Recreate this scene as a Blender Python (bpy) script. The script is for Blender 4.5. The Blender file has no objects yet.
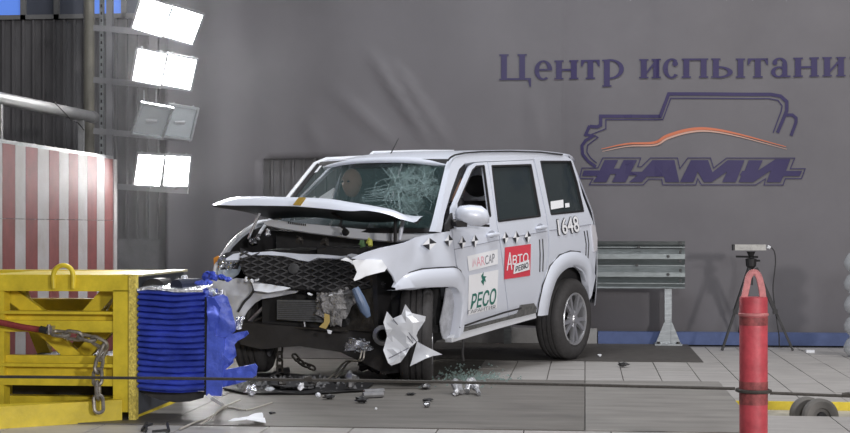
import bpy, bmesh, math, random
from mathutils import Vector, Matrix, noise
from mathutils.geometry import delaunay_2d_cdt

random.seed(7)
SC = bpy.context.scene
COL = SC.collection
V = Vector

# ------------------------------------------------------------------ camera
F, CX, CY, EYE = 1500.0, 425.0, 228.0, 1.22
YAW = math.radians(6.09)
cd = bpy.data.cameras.new('camera'); cam = bpy.data.objects.new('camera', cd); COL.objects.link(cam)
cd.sensor_width = 36; cd.lens = F / 850 * 36; cd.shift_y = (CY - 216.5) / 850
cd.clip_end = 200
cam.location = (0, 0, EYE); cam.rotation_euler = (math.pi / 2, 0, YAW)
SC.camera = cam

# ------------------------------------------------------------------ world, lights, exposure
SC.view_settings.view_transform = 'Standard'; SC.view_settings.look = 'None'
SC.view_settings.exposure = 0.0; SC.view_settings.gamma = 1.0
SC.view_settings.use_curve_mapping = False
W = bpy.data.worlds.new('hall'); SC.world = W; W.use_nodes = True
bg = W.node_tree.nodes['Background']
bg.inputs[0].default_value = (0.80, 0.80, 0.86, 1); bg.inputs[1].default_value = 0.19

def area(name, loc, target, size, power, color=(1, 1, 1), size_y=None):
    l = bpy.data.lights.new(name, 'AREA'); l.energy = power; l.color = color
    l.shape = 'RECTANGLE'; l.size = size; l.size_y = size_y or size
    o = bpy.data.objects.new(name, l); COL.objects.link(o)
    o.location = loc
    d = V(target) - V(loc)
    o.rotation_euler = d.to_track_quat('-Z', 'Y').to_euler()
    return o
# floodlights on the other side of the hall, with unseen overhead fill added
area('hall_flood_lamp', (7.6, -1.5, 3.0), (0.2, 13, 1.0), 0.9, 760, (1, .96, .95))
area('hall_flood_lamp', (2.5, -4.0, 4.4), (-1.5, 13, 0.6), 1.5, 420, (.95, .97, 1))
area('overhead_fill', (-0.5, 11.0, 7.2), (-0.5, 11.6, 0), 3.0, 330, (.92, .95, 1), 1.2)
area('overhead_fill', (5.0, 11.5, 7.2), (5.0, 12, 0), 3.0, 230, (1, .97, .93), 1.2)

# ------------------------------------------------------------------ pixel rays
CA, SA = math.cos(YAW), math.sin(YAW)
EYEV = V((0, 0, EYE))
def cam2w(x, z, h): return V((x * CA - z * SA, x * SA + z * CA, h))
def ray(px, py):
    return cam2w((px - CX) / F, 1.0, -(py - CY) / F)
def hitp(px, py, p0, n):
    r = ray(px, py); n = V(n); t = (V(p0) - EYEV).dot(n) / r.dot(n)
    return EYEV + r * t
def flo(px, py, z=0.0): return hitp(px, py, (0, 0, z), (0, 0, 1))
def ony(px, py, Y): return hitp(px, py, (0, Y, 0), (0, 1, 0))
def onx(px, py, X): return hitp(px, py, (X, 0, 0), (1, 0, 0))
def dep(px, py, Z): return EYEV + ray(px, py) * Z

# ------------------------------------------------------------------ materials
MATS = {}
def mat(name, col, rough=.5, metal=0.0, var=.0, vscale=6.0, bump=0.0, bscale=40.0, emit=None, alpha=None,
        trans=0.0, coat=0.0, col2=None, stretch=None, spec=.5, ior=1.45):
    if name in MATS: return MATS[name]
    m = bpy.data.materials.new(name); m.use_nodes = True
    nt = m.node_tree; b = nt.nodes['Principled BSDF']
    b.inputs['Base Color'].default_value = (*col, 1)
    b.inputs['Roughness'].default_value = rough; b.inputs['Metallic'].default_value = metal
    b.inputs['Specular IOR Level'].default_value = spec; b.inputs['IOR'].default_value = ior
    if coat: b.inputs['Coat Weight'].default_value = coat; b.inputs['Coat Roughness'].default_value = .08
    if trans: b.inputs['Transmission Weight'].default_value = trans
    if alpha is not None: b.inputs['Alpha'].default_value = alpha
    if emit:
        b.inputs['Emission Color'].default_value = (*emit[0], 1); b.inputs['Emission Strength'].default_value = emit[1]
    if var or bump:
        tc = nt.nodes.new('ShaderNodeTexCoord'); mp = nt.nodes.new('ShaderNodeMapping')
        nt.links.new(tc.outputs['Object'], mp.inputs[0])
        if stretch: mp.inputs['Scale'].default_value = stretch
    if var:
        n = nt.nodes.new('ShaderNodeTexNoise'); n.inputs['Scale'].default_value = vscale
        n.inputs['Detail'].default_value = 6; n.inputs['Roughness'].default_value = .65
        nt.links.new(mp.outputs[0], n.inputs[0])
        r = nt.nodes.new('ShaderNodeValToRGB')
        c2 = col2 or tuple(c * (1 - var) for c in col)
        r.color_ramp.elements[0].position = .32; r.color_ramp.elements[0].color = (*c2, 1)
        r.color_ramp.elements[1].position = .68; r.color_ramp.elements[1].color = (*(min(1, c * (1 + var * .4)) for c in col), 1)
        nt.links.new(n.outputs[0], r.inputs[0]); nt.links.new(r.outputs[0], b.inputs['Base Color'])
    if bump:
        n2 = nt.nodes.new('ShaderNodeTexNoise'); n2.inputs['Scale'].default_value = bscale; n2.inputs['Detail'].default_value = 4
        nt.links.new(mp.outputs[0], n2.inputs[0])
        bp = nt.nodes.new('ShaderNodeBump'); bp.inputs['Strength'].default_value = bump; bp.inputs['Distance'].default_value = .02
        nt.links.new(n2.outputs[0], bp.inputs['Height']); nt.links.new(bp.outputs[0], b.inputs['Normal'])
    MATS[name] = m
    return m
paint = mat('silver_paint', (.72, .75, .83), .38, .08, coat=.5)
paint_white = mat('white_paint', (.80, .82, .86), .4, .0, coat=.3)
inner_paint = mat('scuffed_paint', (.50, .51, .55), .5, .1, var=.35, vscale=14)
black_plastic = mat('black_plastic', (.022, .021, .022), .5)
dark_plastic = mat('dark_plastic', (.045, .044, .045), .6, var=.3, vscale=20)
dirty_metal = mat('dirty_metal', (.085, .078, .072), .55, .5, var=.5, vscale=12, bump=.2)
rubber = mat('rubber', (.055, .052, .052), .75, var=.25, vscale=30)
alloy = mat('alloy', (.62, .62, .64), .3, .75)
chrome = mat('chrome', (.85, .86, .88), .12, 1.0)
steel = mat('steel', (.42, .42, .43), .38, .85, var=.3, vscale=15)
galv = mat('galvanised', (.38, .40, .41), .38, .7, var=.3, vscale=9, stretch=(1, 1, 6))
yellow = mat('yellow_paint', (.80, .62, .045), .42, 0, var=.25, vscale=5, bump=.1, bscale=25)
yellow_cut = mat('yellow_rough', (.85, .68, .14), .6, 0, var=.45, vscale=60, bump=.6, bscale=70)
blue = mat('blue_honeycomb', (.075, .12, .62), .34, .05, var=.35, vscale=7, bump=.25, bscale=18)
blue_dk = mat('blue_sheet', (.08, .13, .62), .38, .05, var=.3, vscale=12, bump=.3, bscale=30)
foil = mat('bare_foil', (.75, .77, .82), .25, .9, bump=.8, bscale=60)
red_paint = mat('red_paint', (.56, .075, .095), .5, 0, var=.3, vscale=9, bump=.1)
rust = mat('chain_steel', (.36, .33, .29), .5, .7, var=.5, vscale=40)
dark_chain = mat('dark_chain', (.05, .045, .04), .55, .6)
banner_m = mat('banner_cloth', (.145, .137, .147), .6, 0, var=.10, vscale=1.2, bump=.06, bscale=4)
purple = mat('purple_print', (.030, .021, .088), .55, var=.1)
orange = mat('orange_print', (.55, .16, .08), .55)
orange_l = mat('orange_pale', (.55, .34, .27), .55)
pale_print = mat('pale_print', (.30, .35, .41), .55)
corr = mat('corrugated_steel', (.19, .185, .19), .45, .35, var=.3, vscale=3, stretch=(1, 1, .3))
concrete = mat('wall_concrete', (.22, .215, .22), .8, 0, var=.25, vscale=3, bump=.15)
glass_dark = mat('tinted_glass', (.030, .042, .045), .05, 0, alpha=.80, spec=.5)
glass_clear = mat('clear_glass', (.05, .085, .085), .04, 0, alpha=.30, spec=.6)
lens_glass = mat('lens_glass', (.85, .88, .92), .06, 0, alpha=.45, spec=.8)
crack_m = mat('crack_white', (.38, .50, .50), .4, alpha=.30)
seat_m = mat('seat_fabric', (.028, .027, .028), .85)
white_plain = mat('white_sheet', (.82, .83, .86), .55)
paper = mat('paper', (.86, .86, .88), .7)
black_ink = mat('black_ink', (.03, .03, .035), .5)
grey_ink = mat('grey_ink', (.20, .20, .23), .5)
red_ink = mat('red_ink', (.72, .06, .09), .45)
pink_ink = mat('pink_ink', (.80, .38, .45), .5)
pale_pink = mat('pale_pink_ink', (.82, .62, .66), .5)
green_ink = mat('green_ink', (.03, .17, .13), .5)
yellow_tape = mat('yellow_tape', (.75, .50, .10), .5)
amber = mat('amber_lens', (.85, .35, .06), .2)
skin_m = mat('dummy_skin', (.44, .27, .20), .6, var=.15, vscale=10)
lamp_on = mat('lamp_lit', (1, 1, 1), .4, emit=((1.0, .985, .98), 70.0))
lamp_off = mat('lamp_glass', (.25, .27, .28), .15, .0, var=.15, vscale=8)
lamp_case = mat('lamp_case', (.30, .30, .31), .5, .5)
grey_paint = mat('grey_pipe_paint', (.22, .22, .22), .45, 0, var=.15, vscale=5)
beige_paint = mat('beige_pole_paint', (.24, .225, .18), .5, 0, var=.15)
board_red = mat('board_red', (.18, .045, .043), .6, var=.25, vscale=6)
board_white = mat('board_white', (.36, .345, .355), .6, var=.18, vscale=3, col2=(.29, .27, .25))
sky_pane = mat('daylight_pane', (.1, .2, .5), .3, emit=((.10, .22, .75), .75))
kerb_blue = mat('kerb_blue', (.085, .12, .26), .6, var=.2)
tile_m = mat('floor_tile', (.43, .41, .39), .42, 0, var=.22, vscale=2.2, stretch=(1, 4, 1))
slab_m = mat('floor_slab', (.185, .172, .155), .55, 0, var=.32, vscale=1.6, stretch=(1, 5, 1))
floor_m = mat('floor_concrete', (.13, .12, .11), .55, 0, var=.3, vscale=2)
mat_m = mat('rubber_mat', (.085, .078, .072), .7, 0, var=.25, vscale=8)
trench_m = mat('trench_beige', (.42, .39, .32), .7, var=.3, vscale=8)
pulley_m = mat('pulley_grey', (.20, .19, .175), .55, .2, var=.2)
wire_m = mat('pale_wire', (.42, .39, .34), .6)
rope_m = mat('steel_rope', (.075, .068, .060), .55, .3, var=.3, vscale=50)
crystals = mat('glass_crumbs', (.22, .30, .28), .15, alpha=.6, spec=.8)
plinth_m = mat('tank_plastic', (.62, .64, .65), .4)

# ------------------------------------------------------------------ mesh builder
ORG = {}
class MB:
    def __init__(s): s.v = []; s.f = []
    def add(s, vs, fs):
        o = len(s.v); s.v += [V(p) for p in vs]; s.f += [tuple(i + o for i in f) for f in fs]; return s
    def hexa(s, p):   # 8 points: bottom 4 ccw, top 4 ccw
        return s.add(p, [(3, 2, 1, 0), (4, 5, 6, 7), (0, 1, 5, 4), (1, 2, 6, 5), (2, 3, 7, 6), (3, 0, 4, 7)])
    def box(s, lo, hi):
        a, b = V(lo), V(hi)
        return s.hexa([(a.x, a.y, a.z), (b.x, a.y, a.z), (b.x, b.y, a.z), (a.x, b.y, a.z),
                       (a.x, a.y, b.z), (b.x, a.y, b.z), (b.x, b.y, b.z), (a.x, b.y, b.z)])
    def bar(s, p0, p1, w, h, up=(0, 0, 1)):
        p0, p1 = V(p0), V(p1); d = (p1 - p0).normalized(); up = V(up)
        sd = d.cross(up)
        if sd.length < 1e-4: sd = d.cross(V((1, 0, 0)))
        sd.normalize(); u = sd.cross(d).normalized()
        a = sd * w / 2; b = u * h / 2
        return s.hexa([p0 - a - b, p0 + a - b, p1 + a - b, p1 - a - b, p0 - a + b, p0 + a + b, p1 + a + b, p1 - a + b])
    def tube(s, pts, r, n=10, cap=True, closed=False):
        pts = [V(p) for p in pts]; N = len(pts); rs = r if isinstance(r, (list, tuple)) else [r] * N
        base = len(s.v); prev = None
        for i, p in enumerate(pts):
            if closed: d = pts[(i + 1) % N] - pts[i - 1]
            else: d = pts[min(i + 1, N - 1)] - pts[max(i - 1, 0)]
            d.normalize()
            if prev is None:
                a = d.cross(V((0, 0, 1)))
                if a.length < .05: a = d.cross(V((1, 0, 0)))
            else: a = prev - d * prev.dot(d)
            a.normalize(); prev = a; b = d.cross(a)
            for k in range(n):
                t = 2 * math.pi * k / n
                s.v.append(p + (a * math.cos(t) + b * math.sin(t)) * rs[i])
        M = N if closed else N - 1
        for i in range(M):
            for k in range(n):
                j = (i + 1) % N
                s.f.append((base + i * n + k, base + i * n + (k + 1) % n, base + j * n + (k + 1) % n, base + j * n + k))
        if cap and not closed:
            s.f.append(tuple(base + k for k in reversed(range(n)))); s.f.append(tuple(base + (N - 1) * n + k for k in range(n)))
        return s
    def lathe(s, prof, o, axis, n=32, closed=False):
        # prof: (radius, along)
        o = V(o); ax = V(axis).normalized(); a = ax.cross(V((0, 0, 1)))
        if a.length < .05: a = ax.cross(V((1, 0, 0)))
        a.normalize(); b = ax.cross(a); base = len(s.v); P = len(prof)
        for (r, h) in prof:
            for k in range(n):
                t = 2 * math.pi * k / n
                s.v.append(o + ax * h + (a * math.cos(t) + b * math.sin(t)) * r)
        M = P if closed else P - 1
        for i in range(M):
            j = (i + 1) % P
            for k in range(n):
                s.f.append((base + i * n + k, base + i * n + (k + 1) % n, base + j * n + (k + 1) % n, base + j * n + k))
        return s
    def sphere(s, c, r, sc=(1, 1, 1), nu=14, nv=9, rot=None):
        c = V(c); base = len(s.v); vs = []
        for i in range(nv + 1):
            t = math.pi * i / nv
            for k in range(nu):
                p = 2 * math.pi * k / nu
                q = V((math.sin(t) * math.cos(p) * sc[0], math.sin(t) * math.sin(p) * sc[1], math.cos(t) * sc[2])) * r
                if rot: q = rot @ q
                vs.append(c + q)
        fs = [(i * nu + k, (i + 1) * nu + k, (i + 1) * nu + (k + 1) % nu, i * nu + (k + 1) % nu) for i in range(nv) for k in range(nu)]
        return s.add(vs, fs)
    def build(s, name, m, parent=None, org=None, smooth=False, local=False):
        """local: vertices are already in the parent's frame"""
        me = bpy.data.meshes.new(name)
        if local: off = V((0, 0, 0))
        elif parent is not None: off = ORG[parent.name]
        elif org is not None: off = V(org)
        else:
            xs = [p.x for p in s.v]; ys = [p.y for p in s.v]; zs = [p.z for p in s.v]
            off = V(((min(xs) + max(xs)) / 2, (min(ys) + max(ys)) / 2, min(zs)))
        me.from_pydata([tuple(p - off) for p in s.v], [], s.f); me.update()
        bm = bmesh.new(); bm.from_mesh(me); bmesh.ops.remove_doubles(bm, verts=bm.verts, dist=1e-6)
        bmesh.ops.recalc_face_normals(bm, faces=bm.faces); bm.to_mesh(me); bm.free()
        if smooth:
            for p in me.polygons: p.use_smooth = True
            try: me.set_sharp_from_angle(angle=math.radians(smooth if smooth is not True else 40))
            except Exception: pass
        me.materials.append(m)
        o = bpy.data.objects.new(name, me); COL.objects.link(o)
        if parent is not None: o.parent = parent
        else: o.location = off
        ORG[o.name] = off
        return o
def tag(o, label=None, cat=None, group=None, kind=None):
    if label: o['label'] = label
    if cat: o['category'] = cat
    if group: o['group'] = group
    if kind: o['kind'] = kind
    return o
def thing(name, label, cat, loc, group=None):
    o = bpy.data.objects.new(name, None); COL.objects.link(o); o.location = loc; o.empty_display_size = .2
    ORG[o.name] = V(loc); return tag(o, label, cat, group)

# ------------------------------------------------------------------ 2D fill
def inside(p, poly):
    x, y = p; c = False; n = len(poly)
    for i in range(n):
        x1, y1 = poly[i]; x2, y2 = poly[(i + 1) % n]
        if (y1 > y) != (y2 > y) and x < (x2 - x1) * (y - y1) / (y2 - y1) + x1: c = not c
    return c
def dens(poly, sp):
    out = []
    n = len(poly)
    for i in range(n):
        a, b = V(poly[i]), V(poly[(i + 1) % n]); k = max(1, int((b - a).length / sp))
        out += [tuple(a.lerp(b, j / k)) for j in range(k)]
    return out
def fill2d(outer, holes=(), sp=.1):
    loops = [dens([tuple(p) for p in outer], sp)] + [dens([tuple(p) for p in h], sp) for h in holes]
    pts, ed = [], []
    for lp in loops:
        b = len(pts); pts += [V(p) for p in lp]; ed += [(b + i, b + (i + 1) % len(lp)) for i in range(len(lp))]
    xs = [p.x for p in pts]; ys = [p.y for p in pts]
    x = min(xs) + sp * .5
    while x < max(xs):
        y = min(ys) + sp * .47
        while y < max(ys):
            q = (x, y)
            if inside(q, loops[0]) and not any(inside(q, h) for h in loops[1:]):
                if min((V(q) - p).length for p in pts[:sum(len(l) for l in loops)]) > sp * .35: pts.append(V(q))
            y += sp
        x += sp
    r = delaunay_2d_cdt(pts, ed, [], 0, 1e-6)
    vs = [tuple(p) for p in r[0]]; fs = []
    for f in r[2]:
        c = (sum(vs[i][0] for i in f) / len(f), sum(vs[i][1] for i in f) / len(f))
        if inside(c, loops[0]) and not any(inside(c, h) for h in loops[1:]): fs.append(tuple(f))
    return vs, fs
def sheet(mb, vs, fs, mp, thick):
    """mp(x, y, t) gives the 3D point, t = 0 outer layer, 1 inner layer"""
    n = len(vs)
    P = [mp(x, y, 0) for x, y in vs]
    if not thick: return mb.add(P, fs)
    P += [mp(x, y, 1) for x, y in vs]
    cnt = {}
    for f in fs:
        for i in range(len(f)):
            e = (f[i], f[(i + 1) % len(f)]); k = tuple(sorted(e)); cnt.setdefault(k, []).append(e)
    F2 = list(fs) + [tuple(i + n for i in reversed(f)) for f in fs]
    for k, es in cnt.items():
        if len(es) == 1: a, b = es[0]; F2.append((b, a, a + n, b + n))
    return mb.add(P, F2)
def ribbon2d(pts, w):
    """polyline stroke with mitred joints, w a number or one per point: quads as (verts, faces)"""
    n = len(pts); ws = w if isinstance(w, (list, tuple)) else [w] * n
    vs = []
    for i in range(n):
        a = V(pts[max(i - 1, 0)]); b = V(pts[i]); c = V(pts[min(i + 1, n - 1)])
        d1 = (b - a).normalized() if i > 0 else (c - b).normalized(); d2 = (c - b).normalized() if i < n - 1 else d1
        m = (d1 + d2)
        m = m.normalized() if m.length > .1 else d1
        nn = V((-m.y, m.x)); k = 1 / max(.45, m.dot(d1))
        vs += [tuple(b + nn * ws[i] / 2 * k), tuple(b - nn * ws[i] / 2 * k)]
    return vs, [(2 * i, 2 * i + 1, 2 * i + 3, 2 * i + 2) for i in range(n - 1)]
def smooth_path(pts, k=6, closed=False):
    P = [V(p) for p in pts]; out = []; n = len(P)
    for i in range(n if closed else n - 1):
        p1, p2 = P[i], P[(i + 1) % n]
        p0 = P[i - 1] if (i > 0 or closed) else p1 * 2 - p2
        p3 = P[(i + 2) % n] if (i + 2 < n or closed) else p2 * 2 - p1
        for j in range(k):
            t = j / k
            out.append(((p1 * 2) + (p2 - p0) * t + (p0 * 2 - p1 * 5 + p2 * 4 - p3) * t * t + (p1 * 3 - p0 - p2 * 3 + p3) * t ** 3) * .5)
    if not closed: out.append(P[-1])
    return out
def text2d(body, bold=0.0):
    c = bpy.data.curves.new('t', 'FONT'); c.body = body; c.offset = bold; c.resolution_u = 4
    o = bpy.data.objects.new('t', c); COL.objects.link(o)
    bpy.context.view_layer.update()
    e = o.evaluated_get(bpy.context.evaluated_depsgraph_get()); me = e.to_mesh()
    vs = [(v.co.x, v.co.y) for v in me.vertices]; fs = [tuple(p.vertices) for p in me.polygons]
    e.to_mesh_clear(); bpy.data.objects.remove(o); bpy.data.curves.remove(c)
    xs = [v[0] for v in vs]; ys = [v[1] for v in vs]
    x0, x1, y0, y1 = min(xs), max(xs), min(ys), max(ys)
    return [((x - x0) / (x1 - x0), (y - y0) / (y1 - y0)) for x, y in vs], fs
def quadmap(TL, TR, BR, BL):
    TL, TR, BR, BL = V(TL), V(TR), V(BR), V(BL)
    return lambda s, t: (BL.lerp(BR, s)).lerp(TL.lerp(TR, s), t)

# ================================================================== THE HALL
YW = 16.30          # back wall
fl = MB()
# trench (pulley pit) between two lines parallel to the wall on the right
p = flo(725, 389); XS = p.x                       # right edge of the grey slab
YT1 = flo(790, 402).y; YT0 = flo(790, 416).y
YSF = flo(600, 381).y; YSN = flo(500, 430).y
fl.box((-14, -8, -.40), (16, YW + .3, -.16))
fl.box((-14, YT1, -.16), (16, YW + .3, -.014))
fl.box((-14, -8, -.16), (16, YT0, -.014))
fl.box((-14, YT0, -.16), (XS - .02, YT1, -.014))
floor = tag(fl.build('floor', floor_m, org=(0, 0, 0)), kind='structure')
# tiles
def tile(x0, x1, y0, y1, z, m, name='floor_tile', g=.004):
    return MB().box((x0 + g, y0 + g, -.014), (x1 - g, y1 - g, z)).build(name, m, floor)
YM = flo(640, 362).y
XL = flo(585, 375).x
tw = .306
rows = [YT1 + .032, flo(620, 390).y, YSF, flo(620, 370).y, YM, YM + .9, YM + 1.8]
for r in range(len(rows) - 1):
    for c in range(-3, 17):
        x0 = XL + c * tw
        if rows[r + 1] <= YSF + .01 and x0 < XS - .01: 
            if x0 + tw <= XS + .02: continue
            x0 = XS
        zz = random.uniform(-.0015, .0015)
        tile(x0, XL + (c + 1) * tw, rows[r], rows[r + 1], zz, tile_m)
MB().box((XS, YT1 - .014, -.15), (9.5, YT1 + .030, .002)).build('trench_edge', yellow, floor)
MB().box((XS - .02, YT0, -.16), (9.5, YT1, -.055)).build('trench_bed', trench_m, floor)
# near plates right of the slab, light
for c in range(0, 12):
    x0 = XS + c * .52
    tile(x0, x0 + .52, YT0 - 1.3, YT0, .001 if c != 3 else .0, tile_m)
    tile(x0, x0 + .52, YT0 - 3.2, YT0 - 1.3, .0, tile_m)
# grey slabs in front of the car
YB = YSN
XSPLIT = XL
for (x0, x1) in ((-9.0, -5.2), (-5.2, -2.6), (-2.6, XSPLIT), (XSPLIT, XS)):
    tile(x0, x1, YB, YSF, .006, slab_m if x1 < XS else mat('pale_slab', (.27, .255, .235), .5, 0, var=.3, vscale=1.4, stretch=(1, 5, 1)), 'floor_slab')  # last slab before the tiles in a paler tone
for c in range(-16, 12):
    x0 = XS - .5 + c * .52 - 3
    if x0 + .52 > XS: continue
    tile(x0, x0 + .52, YB - 1.4, YB, .0, tile_m)
MB().box((-9, YSF, -.014), (XL - 3 * tw, YW, -.001)).build('floor_slab', slab_m, floor)
# rubber mat along the wall foot under the car
e1 = flo(700, 358)
mm = MB().box((-3.4, YM, .002), (flo(703, 362).x, YW - .44, .006)).build('rubber_mat', mat_m)
tag(mm, 'dark brown rubber mat on the floor under the car rear and guardrail', 'mat')

# back wall: plinth + corrugated cladding
b = MB()
b.box((-14, YW, -.1), (16, YW + .25, 7.5))
wall = tag(b.build('wall_back', concrete, org=(0, 0, 0)), kind='structure')
c = MB(); x = -8.6; prof = []
while x < 0.2:
    prof += [(x, 0), (x + .086, 0), (x + .092, .05), (x + .112, .05), (x + .118, 0)]; x += .118
zb, zt = 1.10, 3.55
vs = []
for (px, d) in prof: vs += [(px, YW - .03 - d, zb), (px, YW - .03 - d, zt)]
c.add(vs, [(2 * i, 2 * i + 2, 2 * i + 3, 2 * i + 1) for i in range(len(prof) - 1)])
c.build('corrugated_sheet', corr, wall)
MB().box((-8.6, YW - .06, 0), (-1.9, YW, 1.10)).build('plinth_wall', concrete, wall)
# high strip window, blue daylight
wf = MB()
x0, x1, z0, z1 = ony(-40, 0, YW).x, ony(160, 0, YW).x, ony(60, 20, YW).z, 4.9
wf.box((x0, YW - .10, z0), (x1, YW, z0 + .05)); wf.box((x0, YW - .10, z1 - .05), (x1, YW, z1))
nwin = 6
for i in range(nwin + 1):
    xx = x0 + (x1 - x0) * i / nwin; wf.box((xx - .03, YW - .10, z0), (xx + .03, YW, z1))
win = tag(wf.build('window_1', grey_paint, org=(0, 0, 0)), kind='structure')
for i in range(nwin):
    xa = x0 + (x1 - x0) * i / nwin + .03; xb = x0 + (x1 - x0) * (i + 1) / nwin - .03
    MB().box((xa, YW - .06, z0 + .05), (xb, YW - .05, z1 - .05)).build('pane', sky_pane if i in (0, 1, 4) else mat('dusty_pane', (.09, .10, .13), .4), win)
# blue kerb along the wall foot
YK = YW - .42
kb = MB().box((ony(598, 340, YK).x, YK, 0), (13, YK + .12, .13)).build('baseboard_back', kerb_blue, org=(0, 0, 0)); tag(kb, kind='structure')
kb2 = MB().box((-3.0, YK, 0), (ony(598, 340, YK).x - .01, YK + .12, .16)).build('trim_1', mat('kerb_grey', (.30, .295, .29), .8, var=.2), org=(0, 0, 0)); tag(kb2, kind='structure')
# left side wall far off
wl = MB().box((-9.0, -8, -.1), (-8.75, YW, 7.5)).build('wall_left', corr, org=(0, 0, 0)); tag(wl, kind='structure')

# ------------------------------------------------------------------ banner
YBn = YW - .20
def bz(py, px=425): return ony(px, py, YBn).z
xa = ony(166, 200, YBn).x; xn0 = ony(263, 200, YBn).x; xn1 = ony(345, 200, YBn).x
zn = bz(158.5, 290)
outer = [(xa, .10), (xn0, .10), (xn0, zn), (xn1, zn), (xn1, .06), (11.5, .06), (11.5, 6.5), (xa, 6.5)]
def band(x, z):
    d = .018 * math.sin(x * 2.3 + .4 * math.sin(z * 1.1)) + .012 * math.sin(x * 5.1 + z * .6)
    d += .030 * noise.noise(V((x * .9, z * .7, 3)))
    # hanging folds at the left and the diagonal crease above the car
    if x < xn0 + .3: d += .035 * math.sin(x * 9) * min(1, (xn0 + .3 - x))
    for (ax, az, bx, bz_, w, h) in ((-2.30, 3.10, -1.62, 2.06, .055, .06), (-2.05, 3.0, -1.45, 2.08, .04, .05), (-2.7, 2.7, -1.95, 2.05, .07, .035), (-3.0, 2.4, -2.85, 2.0, .06, .025), (-.55, 2.7, -.5, 2.0, .05, .025), (.52, 5.5, .50, .3, .03, .010), (.80, 5.5, .79, .3, .03, .012)):
        a = V((ax, az)); bb = V((bx, bz_)); q = V((x, z)); L = bb - a
        t = max(0, min(1, (q - a).dot(L) / L.length_squared)); dd = (q - a - L * t).length
        d += h * math.exp(-(dd / w) ** 2) * math.sin(math.pi * min(1, t * .9 + .1))
    return d
def bmap(x, z, t=0): return V((x, YBn - band(x, z) + t * .006, z))
vs, fs = fill2d(outer, (), .085)
bn = MB(); sheet(bn, vs, fs, bmap, .006)
banner = bn.build('banner', banner_m, org=(xa, YBn, 0), smooth=180)
tag(banner, 'large grey fabric backdrop printed with purple lettering and vehicle outline', 'banner')
def on_banner(vs, fs, name, m, off=.010, parent=None, sp=.09):
    """print: 2D shape in wall (x, z), laid on the cloth"""
    bm = bmesh.new(); bv = [bm.verts.new((x, z, 0)) for x, z in vs]
    for f in fs:
        try: bm.faces.new([bv[i] for i in f])
        except Exception: pass
    x0, x1 = min(v[0] for v in vs), max(v[0] for v in vs); z0, z1 = min(v[1] for v in vs), max(v[1] for v in vs)
    for ax, lo, hi in ((0, x0, x1), (1, z0, z1)):
        q = lo + sp
        while q < hi:
            co = (q, 0, 0) if ax == 0 else (0, q, 0); no = (1, 0, 0) if ax == 0 else (0, 1, 0)
            bmesh.ops.bisect_plane(bm, geom=bm.verts[:] + bm.edges[:] + bm.faces[:], plane_co=co, plane_no=no, dist=1e-5); q += sp
    bm.verts.index_update()
    V2 = [bmap(v.co.x, v.co.y) - V((0, off + .006, 0)) for v in bm.verts]; F2 = [tuple(v.index for v in f.verts) for f in bm.faces]
    bm.free()
    o = MB().add(V2, F2).build(name, m, parent or banner)
    return o
def wpx(px, py): q = ony(px, py, YBn); return (q.x, q.z)

# serif bold lettering, unit = x-height
def S_rect(x0, x1, y0, y1): return [(x0, y0), (x1, y0), (x1, y1), (x0, y1)], [(0, 1, 2, 3)]
def S_join(parts):
    vs, fs = [], []
    for a, b in parts: o = len(vs); vs += a; fs += [tuple(i + o for i in f) for f in b]
    return vs, fs
def S_ring(cx, cy, rx, ry, tx, ty, a0=0, a1=360, n=40):
    vs, fs = [], []
    for i in range(n + 1):
        a = math.radians(a0 + (a1 - a0) * i / n); c_, s_ = math.cos(a), math.sin(a)
        vs += [(cx + rx * c_, cy + ry * s_), (cx + (rx - tx) * c_, cy + (ry - ty) * s_)]
    return vs, [(2 * i, 2 * i + 1, 2 * i + 3, 2 * i + 2) for i in range(n)]
ST, SH = .30, .075
def stem(x, y0=0, y1=1, s=.09, st=ST):
    return [S_rect(x, x + st, y0, y1), S_rect(x - s, x + st + s, y0, y0 + SH), S_rect(x - s, x + st + s, y1 - SH, y1)]
def glyph(ch, w):
    L = []
    if ch == 'Ц':
        L = stem(.10, 0, 1.36, .10, .30) + stem(w - .62, 0, 1.36, .10, .30) + [S_rect(.1, w - .1, 0, .10), ([(w - .25, .10), (w, .10), (w, -.36), (w - .08, -.36), (w - .16, 0), (w - .25, 0)], [(0, 1, 2, 3, 4, 5)])]
    elif ch == 'е':
        L = [S_ring(w / 2, .5, w / 2, .52, .24, .09, 0, 305), S_rect(.2, w - .02, .48, .57)]
    elif ch == 'н': L = stem(.09) + stem(w - .39) + [S_rect(.2, w - .2, .45, .55)]
    elif ch == 'т': L = stem(w / 2 - ST / 2, 0, 1, .1) + [S_rect(0, w, .91, 1), ([(0, 1), (0, .66), (.06, .66), (.2, .92)], [(0, 1, 2, 3)]), ([(w, 1), (w - .2, .92), (w - .06, .66), (w, .66)], [(0, 1, 2, 3)])]
    elif ch == 'р': L = stem(.09, -.42, 1, .09) + [S_ring(.40, .5, w - .40, .52, .24, .09, -115, 115)]
    elif ch == 'и': L = stem(.09) + stem(w - .39) + [([(.30, .10), (.30, .26), (w - .30, .90), (w - .30, .74)], [(0, 1, 2, 3)])]
    elif ch == 'с': L = [S_ring(w / 2 + .03, .5, w / 2 + .03, .52, .25, .09, 48, 318), S_ring(w - .2, .74, .14, .14, .139, .139)]
    elif ch == 'п': L = stem(.09) + stem(w - .39) + [S_rect(.1, w - .1, .90, 1)]
    elif ch == 'ы': L = stem(.09) + stem(w - .39) + [S_ring(.34, .29, w * .44, .31, .26, .085, -95, 95)]
    elif ch == 'а':
        L = [S_rect(w - .42, w - .17, .06, .72), S_rect(w - .40, w, 0, .08), S_ring(.5 * w - .06, .70, .5 * w - .12, .32, .22, .08, 0, 165),
             S_ring(.40 * w, .28, .40 * w, .29, .22, .08, 40, 330), S_ring(.20, .76, .12, .12, .119, .119)]
    return S_join(L)
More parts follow.
